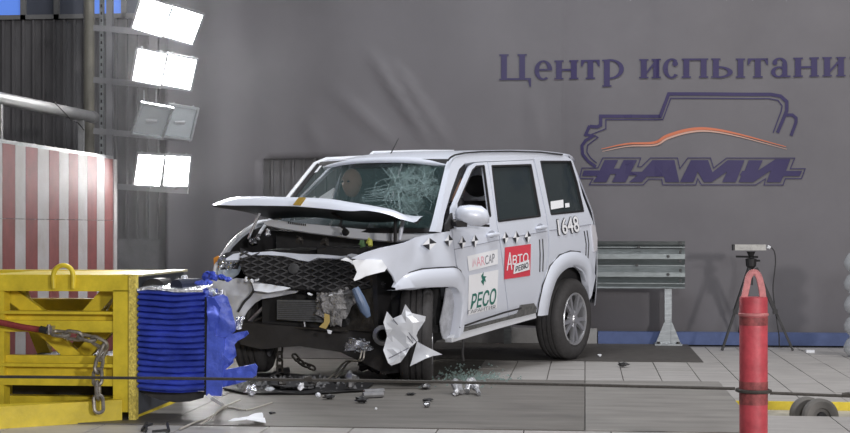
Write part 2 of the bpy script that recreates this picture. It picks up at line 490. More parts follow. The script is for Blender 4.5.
BASE = wpx(680, 78.2)[1]; XH = wpx(680, 59.0)[1] - BASE
spec = [('Ц', 22, 97), ('е', 105, 147), ('н', 152, 209), ('т', 215, 259), ('р', 265, 316), ('и', 352, 403), ('с', 408, 446), ('п', 452, 515),
        ('ы', 522, 603), ('т', 609, 657), ('а', 664, 710), ('н', 716, 776), ('и', 784, 839), ('й', 849, 903)]
for ch, a, bb in spec:
    X0 = wpx(490 + a / 2.361, 70)[0]; X1 = wpx(490 + bb / 2.361, 70)[0]; w = (X1 - X0) / XH
    vs, fs = glyph(ch if ch != 'й' else 'и', w)
    if ch == 'й':
        r = S_ring(w / 2, 1.42, .24, .26, .10, .10, 200, 340); vs, fs = S_join([(vs, fs), r])
    on_banner([(X0 + x * XH, BASE + y * XH) for x, y in vs], fs, 'letter', purple)
# emblem: vehicle outline, swoosh and word
def lz(x, y): return wpx(560 + x / 3.27, 80 + y / 3.27)
U = (lz(400, 100)[0] - lz(300, 100)[0]) / 100
def stroke(pts, w, name, m, off=.004):
    P = [lz(*p) for p in pts]; ws = [k * U for k in w] if isinstance(w, (list, tuple)) else w * U
    vs, fs = ribbon2d(P, ws); return on_banner(vs, fs, name, m, off)
stroke([(117, 284), (92, 266), (74, 243), (72, 215), (84, 198), (108, 184), (84, 179), (97, 150)], 10, 'outline_stroke', purple)
stroke([(97, 152), (122, 154), (133, 148), (133, 119), (328, 119), (355, 46), (690, 46), (722, 52), (742, 70), (742, 100), (712, 172)], 11, 'outline_stroke', purple)
stroke([(738, 114), (760, 114), (772, 124), (772, 138), (756, 182)], 10, 'outline_stroke', purple)
stroke([(120, 272), (100, 255), (88, 236), (90, 214), (124, 188), (104, 178), (150, 160), (150, 130), (336, 130), (362, 60), (684, 60), (714, 66), (727, 84), (724, 102), (698, 172)], 3.5, 'outline_stroke', purple)
sw = smooth_path([V(p) for p in [(135, 226), (220, 209), (308, 205), (350, 183), (420, 163), (490, 160), (590, 178), (740, 218)]], 6)
n = len(sw)
stroke([tuple(p) for p in sw], [1.5 + 8.5 * math.sin(math.pi * min(1, i / (n - 1) * .96 + .02)) for i in range(n)], 'orange_swoosh', orange, .005)
stroke([(p.x + 3, p.y + 8) for p in sw], [1 + 5 * math.sin(math.pi * min(1, i / (n - 1) * .96 + .02)) for i in range(n)], 'pale_swoosh', orange_l, .004)
def lpoly(pts, name, m, off=.006):
    P = [lz(*p) for p in pts]; vs, fs = fill2d(P, (), .5); return on_banner(vs, fs, name, m, off)
NA = {'Н': [[(108, 334), (152, 334), (165, 308), (182, 308), (170, 334), (214, 334), (252, 262), (208, 262), (194, 290), (176, 290), (190, 262), (146, 262), (130, 296), (78, 296), (72, 314), (122, 314)]],
      'А': [[(225, 334), (268, 334), (284, 316), (340, 316), (344, 334), (390, 334), (374, 262), (302, 262), (268, 300), (232, 300), (226, 312), (252, 312)], ],
      'М': [[(392, 334), (436, 334), (450, 300), (470, 334), (496, 334), (546, 300), (530, 334), (575, 334), (604, 262), (548, 262), (498, 302), (484, 262), (428, 262)]],
      'И': [[(584, 334), (632, 334), (690, 296), (676, 334), (722, 334), (732, 314), (784, 314), (792, 297), (740, 297), (754, 258), (706, 258), (648, 296), (664, 262), (618, 262), (604, 297), (596, 297), (588, 312), (594, 312)]]}
for k, ps in NA.items():
    for q in ps: lpoly(q, 'emblem_letter', purple)
stroke([(64, 322), (72, 288), (124, 288), (140, 255), (264, 255), (254, 284), (266, 284), (296, 255), (384, 255), (392, 290), (418, 255), (492, 255), (502, 288), (545, 255), (768, 255), (754, 290), (802, 290), (790, 322), (738, 322), (730, 343), (668, 343), (674, 322), (640, 343), (570, 343), (524, 343), (462, 343), (450, 322), (444, 343), (336, 343), (332, 324), (290, 324), (272, 343), (96, 343), (108, 322), (64, 322)], 3, 'emblem_border', purple, .004)

# ------------------------------------------------------------------ striped screen
XP = onx(0, 200, -4.55).x
q1 = onx(116, 160, XP); q0y = 6.5
ztop = onx(60, 151.5, XP).z
scr = thing('striped_screen', 'red and white striped board screen standing behind the yellow frame', 'screen', (XP, q1.y, 0))
edges_px = [350, 324, 300, 271, 242, 213, 183, 152, 117, 80, 47, 8]
ys = [onx(e / 3.095, 200, XP).y for e in edges_px]
dy = ys[-2] - ys[-1]
while ys[-1] > 10.7: ys.append(ys[-1] - abs(dy))
for i in range(len(ys) - 1):
    MB().box((XP - .03, ys[i + 1] + .003, .04), (XP, ys[i] - .003, onx(40, 219, XP).z - .004)).build('board', board_red if i % 2 == 0 else board_white, scr)
    MB().box((XP - .03, ys[i + 1] + .003, onx(40, 219, XP).z), (XP, ys[i] - .003, ztop)).build('board', board_red if i % 2 == 0 else board_white, scr)
MB().box((XP - .035, ys[0], .0), (XP + .012, q1.y, ztop)).build('end_board', board_white, scr)
MB().box((XP - .09, ys[-1], ztop - .02), (XP - .03, q1.y, ztop + .035)).build('top_rail', galv, scr)
MB().box((XP - .10, ys[-1], 0), (XP - .03, q1.y, .10)).build('foot_rail', galv, scr)

# ------------------------------------------------------------------ pipe and pole
XPi = -4.95
a = onx(-40, 90.5, XPi); bq = onx(92, 117, XPi)
pt = MB().tube([a, bq], .057, 20); pipe = thing('vent_pipe', 'thick grey horizontal pipe above the striped screen', 'pipe', (XPi, bq.y, bq.z))
pt.build('pipe_run', grey_paint, pipe, smooth=True)
MB().tube([bq - V((0, .05, 0)), bq + V((0, .05, 0))], .062, 20).build('end_collar', grey_paint, pipe, smooth=True)
br = MB()
for t in (.25, .90):
    pp = a.lerp(bq, t); br.bar(pp - V((0, 0, .0)), V((pp.x, pp.y, .0)), .05, .05)
br.build('support', grey_paint, pipe)
cb = MB().tube(smooth_path([onx(54, 102, XPi + .07), onx(60, 108, XPi + .075), onx(66, 114, XPi + .075), onx(71, 120, XPi + .07), onx(78, 123, XPi + .07), onx(84, 130, XPi + .07)]), .006, 6)
tag(cb.build('loose_cable', black_plastic), 'thin black cable slung over the thick grey pipe', 'cable')
zp = dep(89, 60, 16.1); pl = MB().lathe([(.058, 0), (.058, 5.2), (0, 5.2)], (zp.x, zp.y, .0), (0, 0, 1), 20)
pole = pl.build('roof_pole', beige_paint, smooth=True); tag(pole, 'beige round pole rising beside the end of the grey pipe', 'pole')

# ------------------------------------------------------------------ lamp tower
ZT = 15.35
tw0 = dep(105, 150, ZT)
tower = thing('lamp_tower', 'grey steel lamp tower with arms carrying stacked floodlights', 'tower', (tw0.x, tw0.y, 0))
pA = dep(102, 150, ZT); pB = dep(110, 150, ZT)
ch = MB(); ch.box((pA.x - .02, pA.y - .02, 0), (pA.x + .02, pA.y + .02, 4.6)); ch.build('perforated_post', galv, tower)
hol = MB()
z = 1.9
while z < 3.7: hol.box((pA.x - .008, pA.y - .023, z), (pA.x + .008, pA.y - .0195, z + .03)); z += .075
hol.build('post_slots', black_plastic, tower)
MB().box((pB.x - .03, pB.y - .03, 0), (pB.x + .03, pB.y + .03, 4.6)).build('square_post', lamp_case, tower)
MB().box((pA.x - .05, pA.y - .05, 0), (pB.x + .12, pA.y + .20, .03)).build('base_plate', lamp_case, tower)
for (py0, py1, ex) in ((28, 36, 196), (80, 88, 192), (131, 139, 190), (185, 191, 188)):
    s0 = dep(94, py0, ZT - .0); s1 = dep(ex, py1, ZT - .05)
    MB().bar(s0, s1, .05, .06).build('arm', lamp_case, tower)
for px in (144, 156):
    MB().tube([dep(px, 90, ZT - .1), dep(px, 105, ZT - .1)], .006, 6).build('hanger_rod', galv, tower)

ARMS = {0: (28, 36, 196), 1: (80, 88, 192), 2: (131, 139, 190), 3: (185, 191, 188)}
def armpt(k, px):
    y0, y1, ex = ARMS[k]; return dep(94, y0, ZT).lerp(dep(ex, y1, ZT - .05), (px - 94) / (ex - 94))
def flood(quad, Z, dw, lit, label, group, arm):
    TL, TR, BR, BL = [V(q) for q in quad]
    c = (TL + TR + BR + BL) / 4
    wv = ((TR - TL) + (BR - BL)) / 2; hv = ((BL - TL) + (BR - TR)) / 2
    dh = -(wv.x * hv.x + wv.y * hv.y) / dw
    k = Z / F
    cc = dep(c.x, c.y, Z)
    def cv(x, y, d): return cam2w(x * k, d * k, -y * k)
    w3, h3 = cv(wv.x, wv.y, dw), cv(hv.x, hv.y, dh)
    # remove the average perspective offset: vectors are small, good enough
    n3 = w3.cross(h3).normalized()
    if n3.dot(EYEV - cc) < 0: n3 = -n3
    t = thing('floodlight', label, 'floodlight', cc - n3 * .17 + h3 * 0, group)
    def P(a, b, d): return cc + w3 * a + h3 * b + n3 * d
    glass = MB().hexa([P(-.46, -.46, -.012), P(.46, -.46, -.012), P(.46, .46, -.012), P(-.46, .46, -.012), P(-.46, -.46, 0), P(.46, -.46, 0), P(.46, .46, 0), P(-.46, .46, 0)])
    if lit: glass.build('lamp_glass', lamp_on, t)
    else:
        g = glass.build('lamp_glass', mat('lamp_pane', (.55, .60, .62), .08, alpha=.35, spec=.6), t)
        MB().hexa([P(-.28, -.24, -.12), P(.28, -.24, -.12), P(.28, .24, -.12), P(-.28, .24, -.12), P(-.45, -.45, -.02), P(.45, -.45, -.02), P(.45, .45, -.02), P(-.45, .45, -.02)]).build('reflector', lamp_off, t)
        MB().tube([P(-.18, .05, -.016), P(.16, .0, -.016)], .022, 8).build('lamp_tube', lamp_case, t)
    fr = MB()
    for (a0, b0, a1, b1) in ((-.5, -.48, .5, -.48), (-.5, .48, .5, .48), (-.48, -.5, -.48, .5), (.48, -.5, .48, .5)):
        fr.bar(P(a0, b0, 0), P(a1, b1, 0), .02, .03, n3)
    fr.build('frame', lamp_case if lit else galv, t)
    d = -.13 if not lit else -.16
    MB().hexa([P(-.30, -.26, d), P(.30, -.26, d), P(.30, .26, d), P(-.30, .26, d), P(-.49, -.49, -.022), P(.49, -.49, -.022), P(.49, .49, -.022), P(-.49, .49, -.022)]).build('housing', lamp_case, t)
    ap_ = armpt(arm, min(c.x, 184))
    MB().bar(P(0, .1, d + .02), ap_, .03, .03).build('bracket', lamp_case, t)
    for s in (-.35, .3):
        MB().tube([P(s - .04, -.5, .0), P(s, -.545, -.0), P(s + .05, -.5, .0)], .006, 6).build('clip', galv, t)
    return t
def halves(q, g=.012):
    TL, TR, BR, BL = [V(p) for p in q]
    return ([TL, TL.lerp(TR, .5 - g), BL.lerp(BR, .5 - g), BL], [TL.lerp(TR, .5 + g), TR, BR, BL.lerp(BR, .5 + g)])
GL = 'floodlights on the lamp tower'
q1_, q2_ = halves([(142, -4), (205, 14.5), (190, 43.5), (132, 30)])
flood(q1_, 14.75, 14, True, 'lit floodlight on the topmost tower arm, next to the post', GL, 0); flood(q2_, 14.9, 14, True, 'lit floodlight at the free end of the topmost tower arm', GL, 0)
q1_, q2_ = halves([(138, 47.5), (198, 59), (189, 90), (132, 82)])
flood(q1_, 14.75, 12, True, 'lit floodlight on the second tower arm from the top, next to the post', GL, 1); flood(q2_, 14.9, 12, True, 'lit floodlight at the free end of the second tower arm from the top', GL, 1)
flood([(144, 103), (174, 108), (159, 138), (131, 134)], 14.7, 16, False, 'unlit floodlight with grey glass next to the tower post', GL, 2)
flood([(171.5, 103.5), (198, 108.5), (189.5, 139), (162, 137)], 15.0, 16, False, 'unlit floodlight with grey glass at the free end of its arm', GL, 2)
flood([(140, 153), (165, 154.5), (159, 187), (132, 185.5)], 14.7, 12, True, 'lit floodlight on the lowest tower arm, next to the post', GL, 3)
flood([(166.5, 154), (191.5, 155.5), (187, 187), (161.5, 187)], 15.0, 9, True, 'lit floodlight at the free end of the lowest tower arm', GL, 3)

# ================================================================== BARRIER
YF = flo(128, 420.5).y
def ybox(mb, x0, y0, x1, y1, Y, d):
    a = ony(x0, y1, Y); b_ = ony(x1, y0, Y)
    return mb.box((a.x, Y, a.z), (b_.x, Y + d, b_.z))
def xz(px, py, Y): q = ony(px, py, Y); return q
bar_o = ony(130, 420, YF)
BF = thing('barrier_frame', 'yellow welded steel frame carrying the blue crash block', 'barrier', (bar_o.x, YF, 0))
def bpart(name, m, *rects, Y=None, d=.1):
    mb = MB()
    for r in rects: ybox(mb, *r, YF if Y is None else Y, d)
    return mb.build(name, m, BF)
XR = ony(128.5, 350, YF).x        # right end of the frame
LX = -75
bpart('top_beam', yellow, (LX, 275, 128.5, 290.5), d=.12)
bpart('post', yellow, (113, 290.5, 128.5, 412), d=.12)
bpart('post', yellow, (-8, 290.5, 4, 412), Y=YF + .02, d=.1)
rl = MB(); ybox(rl, LX, 311.8, 113, 313.3, YF + .005, .12); ybox(rl, LX, 313.3, 113, 321, YF + .075, .03); ybox(rl, LX, 321, 113, 331, YF + .01, .1)
rl.build('rail', yellow, BF)
rl = MB(); ybox(rl, LX, 356, 113, 364, YF + .06, .05); ybox(rl, LX, 364.3, 113, 365.6, YF + .005, .12); ybox(rl, LX, 365.6, 113, 377, YF + .07, .03); ybox(rl, LX, 377, 113, 384, YF + .01, .1)
rl.build('rail', yellow, BF)
bpart('rail', yellow, (LX, 397, 113, 404.5), Y=YF + .25, d=.1)
bpart('rail', yellow, (LX, 299, 113, 311), Y=YF + 1.05, d=.1)
bpart('rail', yellow, (LX, 385, 113, 400), Y=YF + 1.05, d=.1)
# foot beam, drawn forward at its far end
fa = flo(129, 420.5); fb = flo(0, 429); fdir = (fb - fa).normalized(); fb2 = fa + fdir * 1.5
hgt = .135
n2 = V((-fdir.y, fdir.x, 0)); n2 = n2 if n2.y > 0 else -n2
fa0 = fa + fdir * .045
MB().hexa([fa0, fa0 + n2 * .12, fb2 + n2 * .12, fb2, fa0 + V((0, 0, hgt)), fa0 + n2 * .12 + V((0, 0, hgt)), fb2 + n2 * .12 + V((0, 0, hgt)), fb2 + V((0, 0, hgt))]).build('foot_beam', yellow, BF)
# diagonals
for (p0, p1, Yd) in (((5, 289), (44, 318), YF + .16), ((40, 325), (92, 372), YF + .16), ((112, 289), (88, 316), YF + .16), ((108, 328), (78, 360), YF + .20), ((20, 290), (70, 415), YF + .9), ((110, 292), (40, 415), YF + .95)):
    MB().bar(xz(*p0, Yd), xz(*p1, Yd), .055, .09, (0, 0, 1)).build('diagonal_brace', yellow, BF)
# end frame (right), running back along the mounting plate
DEP = 1.15
zt_ = ony(100, 275, YF).z; zb_ = ony(100, 290.5, YF).z
MB().box((XR - .12, YF + .12, zb_), (XR, YF + DEP, zt_)).build('end_beam', yellow, BF)
MB().box((XR - 1.5, YF + DEP - .12, zb_), (XR, YF + DEP, zt_)).build('back_beam', yellow, BF)
MB().box((XR - .10, YF + DEP - .12, .0), (XR, YF + DEP, zb_)).build('post', yellow, BF)
MB().box((XR - 1.0, YF + .12, zt_ - .015), (XR - .12, YF + DEP - .12, zt_ - .004)).build('top_plate', yellow, BF)
MB().box((XR - .9, YF + .35, .0), (XR - .14, YF + DEP - .15, .35)).build('counterweight', dark_plastic, BF)
fe = ony(129, 350, YF).x
fl_r = MB(); ybox(fl_r, 128.7, 274.5, 135.6, 421, YF - .012, .06)
fl_r.build('cut_flange', yellow_cut, BF)
XB = ony(136.6, 350, YF).x        # face the block is bolted to
MB().box((XR, YF + .05, .03), (XB - .008, YF + DEP, zt_ - .01)).build('mounting_plate', mat('plate_dark', (.10, .11, .13), .45, .5, var=.3), BF)
MB().box((XR - .05, YF + .05, zt_ - .01), (XB + .02, YF + DEP, zt_ + .004)).build('plate_cap', mat('worn_yellow', (.62, .56, .36), .35, .2, var=.4, vscale=12), BF)
for i in range(4):
    yy = YF + .3 + i * .22
    MB().tube([(XB - .01, yy, zt_ - .055), (XB + .008, yy, zt_ - .055)], .014, 8).build('bolt', steel, BF)
# toe plate under the block
p1 = flo(135, 420.5); p2 = flo(172, 405)
MB().hexa([(XR + .02, p1.y, .0), (p2.x, p2.y, .0), (p2.x, p2.y + .3, .0), (XR + .02, p1.y + .6, .0), (XR + .02, p1.y, .09), (p2.x, p2.y, .012), (p2.x, p2.y + .3, .012), (XR + .02, p1.y + .6, .09)]).build('toe_plate', yellow, BF)
# lifting eye
arc = smooth_path([xz(53.5, 288.5, YF - .02), xz(53.2, 276, YF - .02), xz(56, 268.5, YF - .02), xz(63.5, 265.3, YF - .02), xz(70.5, 268.5, YF - .02), xz(73.2, 276, YF - .02), xz(73, 288.5, YF - .02)], 5)
MB().tube(arc, .0155, 10).build('lifting_eye', yellow, BF, smooth=True)

# blue honeycomb block
zt2 = ony(170, 289, YF).z; zb2 = ony(170, 391, YF).z
XE = ony(203.5, 340, YF).x
HB = thing('honeycomb_block', 'blue crushed honeycomb crash block bolted to the yellow frame', 'crash block', (XB, YF, zb2))
nf = 17; prof = []
for i in range(nf):
    z = zt2 + (zb2 - zt2) * i / nf; h = (zb2 - zt2) / nf
    prof += [(z, .0), (z + h * .34, -.026), (z + h * .60, -.012), (z + h * .86, .034)]
prof.append((zb2, 0))
nu = 22; vs = []
for j, (z, d) in enumerate(prof):
    for i in range(nu + 1):
        t = i / nu; x = XB + .004 + (XE - XB) * t
        nz = noise.noise(V((t * 3.1, z * 9, 1.7))) * .005 + noise.noise(V((t * 9, z * 23, 4))) * .002
        amp = .9 + .5 * noise.noise(V((t * 4, z * 6, 9)))
        vs.append((x, YF + .022 + d * amp, z + nz - .012 * math.sin(t * 3.1)))
fs = [(j * (nu + 1) + i, j * (nu + 1) + i + 1, (j + 1) * (nu + 1) + i + 1, (j + 1) * (nu + 1) + i) for j in range(len(prof) - 1) for i in range(nu)]
MB().add(vs, fs).build('folded_face', blue, HB)
MB().box((XB + .004, YF + .06, zb2 + .02), (XE - .004, YF + .38, zt2 - .012)).build('core', blue_dk, HB)
# white torn adhesive edge along the top and dark hollow under the plate cap
tp = MB(); pts = [(137, 290.5), (147, 288.5), (160, 289.5), (175, 291), (190, 291.5), (203, 291)]
P = [xz(px, py, YF - .004) for px, py in pts]
vs = []
for i, q in enumerate(P): vs += [q + V((0, 0, .012)), q + V((0, 0, -.004 - .004 * (i % 2))), q + V((0, .28, .03))]
tp.add(vs, [f for i in range(len(P) - 1) for f in ((3 * i, 3 * i + 1, 3 * i + 4, 3 * i + 3), (3 * i, 3 * i + 3, 3 * i + 5, 3 * i + 2))])
tp.build('torn_top_edge', foil, HB)
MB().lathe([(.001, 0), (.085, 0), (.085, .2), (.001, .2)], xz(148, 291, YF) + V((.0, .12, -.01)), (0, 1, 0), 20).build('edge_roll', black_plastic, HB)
MB().lathe([(.001, 0), (.05, 0), (.05, .25), (.001, .25)], xz(176, 287, YF + .1), (.4, 1, 0), 14).build('edge_roll', mat('dk_blue', (.02, .025, .05), .4), HB)
# dark backing sheet sagging under the block
lo = [(137, 391), (205, 392), (203, 398), (190, 401.5), (175, 402.5), (160, 400), (147, 395)]
def wsheet(pts, Y, m, name, parent, th=.006, sp=.04, crumple=.0, seed=0., yslope=0.0, px0=0, smooth=30, bend=None):
    P = [ony(px, py, Y) for px, py in pts]
    o2 = [(q.x, q.z) for q in P]; vs, fs = fill2d(o2, (), sp); X0 = min(q[0] for q in o2)
    def mp(x, z, t):
        d = crumple * (noise.noise(V((x * 9, z * 9, seed))) + .5 * noise.noise(V((x * 25, z * 25, seed + 5))))
        return V((x, Y + d + yslope * (x - X0) + t * th, z))
    mb = MB(); sheet(mb, vs, fs, mp, th); return mb.build(name, m, parent, smooth=smooth)
wsheet(lo, YF + .10, dark_plastic, 'backing_sheet', HB, .02)
YP = YF + .03
wsheet([(207.5, 298), (222, 294.5), (226, 297), (230, 309), (234, 323), (234.5, 331), (227, 337.5), (212, 338), (208, 330)], YP, blue_dk, 'torn_panel', HB, .012, .03, .03, 1, .15)
wsheet([(207.5, 296), (206, 396), (221, 396), (222.5, 372), (224, 352), (224, 338), (215, 336), (214, 300)], YP - .012, blue_dk, 'end_panel', HB, .03, .05, .006, 3, .05)
wsheet([(222, 341), (229, 335), (237, 332.5), (246, 331), (248, 334), (243, 338), (237, 341), (234, 345), (236, 356), (231, 362), (224, 366)], YP + .02, blue_dk, 'torn_flap', HB, .014, .03, .05, 7, .1)
wsheet([(220, 371), (226, 356), (231, 348), (233.5, 352), (233, 363), (224, 370), (240, 367), (254, 364), (256.5, 367), (255, 376), (247, 381), (236, 384), (220, 388)], YP + .03, blue_dk, 'torn_flap', HB, .02, .03, .045, 11, .12)
wsheet([(205, 297), (204, 395), (206.5, 395), (207.5, 297)], YP + .0, black_plastic, 'core_gap', HB, .01)
wsheet([(206, 296), (214, 298), (220, 308), (216, 330), (209, 331)], YP - .02, mat('blue_light', (.055, .095, .52), .3, .2), 'peeled_skin', HB, .004, .03, .03, 21)
rnd = random.Random(3)
def shard(c, r, m, name, parent, seed, local=False, flat=.35):
    rr = random.Random(seed); mb = MB(); mb.sphere((0, 0, 0), 1, (1, 1, 1), 9, 6)
    E_ = Matrix.Rotation(rr.uniform(0, 3), 3, 'X') @ Matrix.Rotation(rr.uniform(0, 3), 3, 'Z')
    for i, q in enumerate(mb.v):
        k = 1 + .9 * noise.noise(q * 1.7 + V((seed * 3.1, 0, 0))) + .35 * noise.noise(q * 5 + V((0, seed, 0)))
        mb.v[i] = V(c) + E_ @ V((q.x * k, q.y * k * .75, q.z * k * flat)) * r
    return mb.build(name, m, parent, local=local, smooth=20)
for i, (px, py, r, m, dY) in enumerate(((195, 289, .04, blue, .2), (202, 286, .05, blue, .3), (207, 283, .04, blue, .4), (214, 276, .035, blue, .5), (222, 277, .03, blue_dk, .5), (200, 283, .03, blue, .15),
                                   (212, 292, .035, foil, .15), (220, 295, .03, foil, .1), (199, 291, .035, foil, .1), (184, 280, .03, foil, .3), (205, 277, .03, blue, .6), (228, 279, .025, blue, .5), (192, 282, .035, blue_dk, .35), (211, 273, .03, blue, .6))):
    shard(xz(px, py, YF + dY), r, m, 'torn_scrap', HB, i + 2)
shard(xz(238, 324, YP + .05), .035, foil, 'torn_scrap', HB, 40); shard(xz(241, 319, YP + .05), .028, foil, 'torn_scrap', HB, 41)

# chain and red sling on the frame
def link_mesh(L=.105, w=.052, r=.011):
    pts = []
    for i in range(9): a = math.pi * i / 8; pts.append(V((math.sin(a) * 0 + (L / 2 - w / 2) + math.sin(a) * w / 2, math.cos(a) * w / 2, 0)))
    for i in range(9): a = math.pi * i / 8; pts.append(V((-(L / 2 - w / 2) - math.sin(a) * w / 2, -math.cos(a) * w / 2, 0)))
    mb = MB(); mb.tube(pts, r, 7, closed=True); return mb
def chain(name, label, pts, m, L=.105, w=.052, r=.011, tag_cat='chain'):
    P = [V(p) for p in pts]
    # resample at pitch
    pitch = L - 2.1 * r; path = smooth_path(P, 12); out = [path[0]]; acc = 0
    for i in range(1, len(path)):
        if (path[i] - out[-1]).length >= pitch: out.append(out[-1] + (path[i] - out[-1]).normalized() * pitch)
    lo_ = min(out, key=lambda q: q.z)
    t = thing(name, label, tag_cat, (lo_.x, lo_.y, lo_.z - r))
    me = None
    for i in range(len(out) - 1):
        d = (out[i + 1] - out[i]).normalized(); c = (out[i] + out[i + 1]) / 2
        if me is None:
            o = link_mesh(L, w, r).build('link', m, t, local=True, smooth=True); me = o.data
        else:
            o = bpy.data.objects.new('link', me); COL.objects.link(o); o.parent = t
        rot = d.to_track_quat('X', 'Z').to_matrix().to_4x4() @ Matrix.Rotation(math.radians(25 + 90 * (i % 2)), 4, 'X')
        o.matrix_local = Matrix.Translation(c - V(t.location)) @ rot
    return t
Yc = YF - .045
ct = chain('hanging_chain', 'heavy steel chain hanging down the yellow frame beside its post', [xz(54, 333, Yc), xz(75, 335.5, Yc), xz(92, 339, Yc), xz(103, 343, Yc), xz(106, 349, Yc), xz(101, 357, Yc), xz(98, 366, Yc - .03), xz(97.5, 380, Yc - .08), xz(98, 395, Yc - .12), xz(99.5, 417, Yc - .14)], rust, .112, .056, .012)
sl = MB().tube(smooth_path([xz(-30, 319, Yc), xz(0, 322.5, Yc), xz(22, 327, Yc), xz(46, 330.5, Yc)], 5), [.02] * 15 + [.014], 8)
sling = thing('lashing_strap', 'red lashing strap pulled across the yellow frame to the chain', 'strap', xz(0, 322.5, Yc))
sl.build('strap', mat('sling_red', (.28, .045, .045), .7, var=.3, vscale=30), sling, smooth=True)
MB().box(xz(46, 333, Yc - .02), xz(53, 326, Yc) + V((0, .04, 0))).build('ratchet', steel, sling)
MB().tube([xz(49, 334.5, Yc - .01), xz(49, 324.5, Yc - .01)], .012, 8).build('hook_pin', rust, sling)
MB().tube([xz(40, 329, Yc - .02), xz(47, 331, Yc - .02)], .022, 8).build('tension_sleeve', black_plastic, sling)

# ------------------------------------------------------------------ tension rope and bollard
ZB = 8.15
bc = dep(753.5, 350, ZB); rad = 13.9 / F * ZB
def bzz(py): return EYE - (py - CY) / F * ZB
bol = thing('bollard', 'red painted steel bollard with a lifting handle on top', 'bollard', (bc.x, bc.y, 0))
MB().lathe([(0, .0), (rad, .0), (rad, bzz(299)), (rad * .96, bzz(297)), (0, bzz(296.5))], (bc.x, bc.y, 0), (0, 0, 1), 40).build('post', red_paint, bol, smooth=35)
MB().lathe([(rad + .001, bzz(316)), (rad + .006, bzz(315)), (rad + .006, bzz(313.6)), (rad + .001, bzz(312.6))], (bc.x, bc.y, 0), (0, 0, 1), 40).build('weld_ring', mat('pink_worn', (.62, .22, .22), .5, var=.3, vscale=30), bol, smooth=True)
MB().lathe([(rad + .0008, bzz(325)), (rad + .0012, bzz(324)), (rad + .0012, bzz(317)), (rad + .0008, bzz(316.5))], (bc.x, bc.y, 0), (0, 0, 1), 40).build('scuffed_band', mat('red_scuffed', (.32, .075, .075), .6, var=.55, vscale=25), bol, smooth=True)
MB().lathe([(rad + .0008, bzz(404)), (rad + .0012, bzz(403)), (rad + .0012, bzz(382)), (rad + .0008, bzz(381))], (bc.x, bc.y, 0), (0, 0, 1), 40).build('scuffed_band', MATS['red_scuffed'], bol, smooth=True)
kx = ZB / F
hp = [V((bc.x, bc.y, 0)) + V((CA, SA, 0)) * ((px - 753.5) * kx) + V((0, 0, bzz(py))) for px, py in ((744, 298), (746.5, 287), (748.5, 277), (753, 272.3), (758, 275), (761.5, 287), (763, 298))]
hm = MB(); path = smooth_path(hp, 5)
for i in range(len(path) - 1): hm.bar(path[i], path[i + 1], .016, .034, V((CA, SA, 0)).cross(path[i + 1] - path[i]) if False else (V((-SA, CA, 0))).cross(path[i + 1] - path[i]))
hm.build('handle', MATS['pink_worn'], bol)
# rope coil wrapped round the bollard
zc = bzz(391)
coil = [V((bc.x, bc.y, zc)) + V((math.cos(t) * (rad + .014), math.sin(t) * (rad + .014), .004 * math.sin(t * .5))) for t in [i * 2 * math.pi / 20 for i in range(20)]]
RP = thing('tension_rope', 'dark steel rope stretched low across the hall around the red bollard', 'rope', (bc.x, bc.y, zc))
MB().tube(coil, .010, 8, closed=True).build('coil', rope_m, RP, smooth=True)
rope_l = [dep(735, 388.6, ZB), dep(560, 384.4, 8.28), dep(400, 381.2, 8.4), dep(200, 378.6, 8.55), dep(0, 376.8, 8.7), dep(-46, 376.5, 8.74)]
MB().tube(rope_l, .0085, 8).build('strand', rope_m, RP, smooth=True)
MB().tube([dep(770, 393, ZB), dep(850, 396.2, ZB - .05), dep(1034, 403.4, ZB - .14)], .0085, 8).build('strand', rope_m, RP, smooth=True)
for px, py in ((846, 394.8), (308, 378.4)):
    q = dep(px, py, 8.1 if px > 500 else 8.46); MB().tube([q - V((.02, 0, 0)), q + V((.02, 0, .006))], .011, 8).build('splice', rope_m, RP)
# ends: low anchor posts outside the picture
for px, py, Z in ((-62, 376.4, 8.75), (1050, 404, ZB - .15)):
    q = dep(px, py, Z); a_ = MB().lathe([(0, 0), (.07, 0), (.07, .75), (0, .75)], (q.x, q.y, 0), (0, 0, 1), 24).build('anchor_post', red_paint, smooth=35)
    tag(a_, 'red anchor post holding the rope end beyond the %s' % ('yellow frame' if px < 0 else 'pulley pit'), 'bollard')

# ------------------------------------------------------------------ pulley in the pit
pul = thing('pulley_pair', 'pair of grey pulley wheels sunk in the floor trench', 'pulley', flo(818, 418, -.16))
for (px, py, rr, dy) in ((808.5, 414.5, .115, .16), (821.5, 417, .118, .03)):
    q = ony(px, py, YT0 + dy + .03); o3 = q; ax = V((.25, -1, .02))
    MB().lathe([(.03, .0), (rr * .45, .0), (rr * .5, .012), (rr * .86, .012), (rr, .0), (rr, -.045), (rr * .5, -.05), (.03, -.05)], o3, ax, 36, closed=True).build('wheel', pulley_m, pul, smooth=30)
    MB().lathe([(0, .018), (.030, .018), (.034, .0), (.034, -.06), (0, -.06)], o3, ax, 20).build('hub', dark_plastic, pul, smooth=30)
qa = ony(808.5, 414.5, YT0 + .19); qb = ony(821.5, 417, YT0 + .06)
MB().tube([qa, qb], .018, 10).build('axle', dark_plastic, pul)
MB().box((qb.x - .25, YT0 + .015, -.16), (qb.x + .1, YT0 + .25, -.12)).build('bracket', dirty_metal, pul)

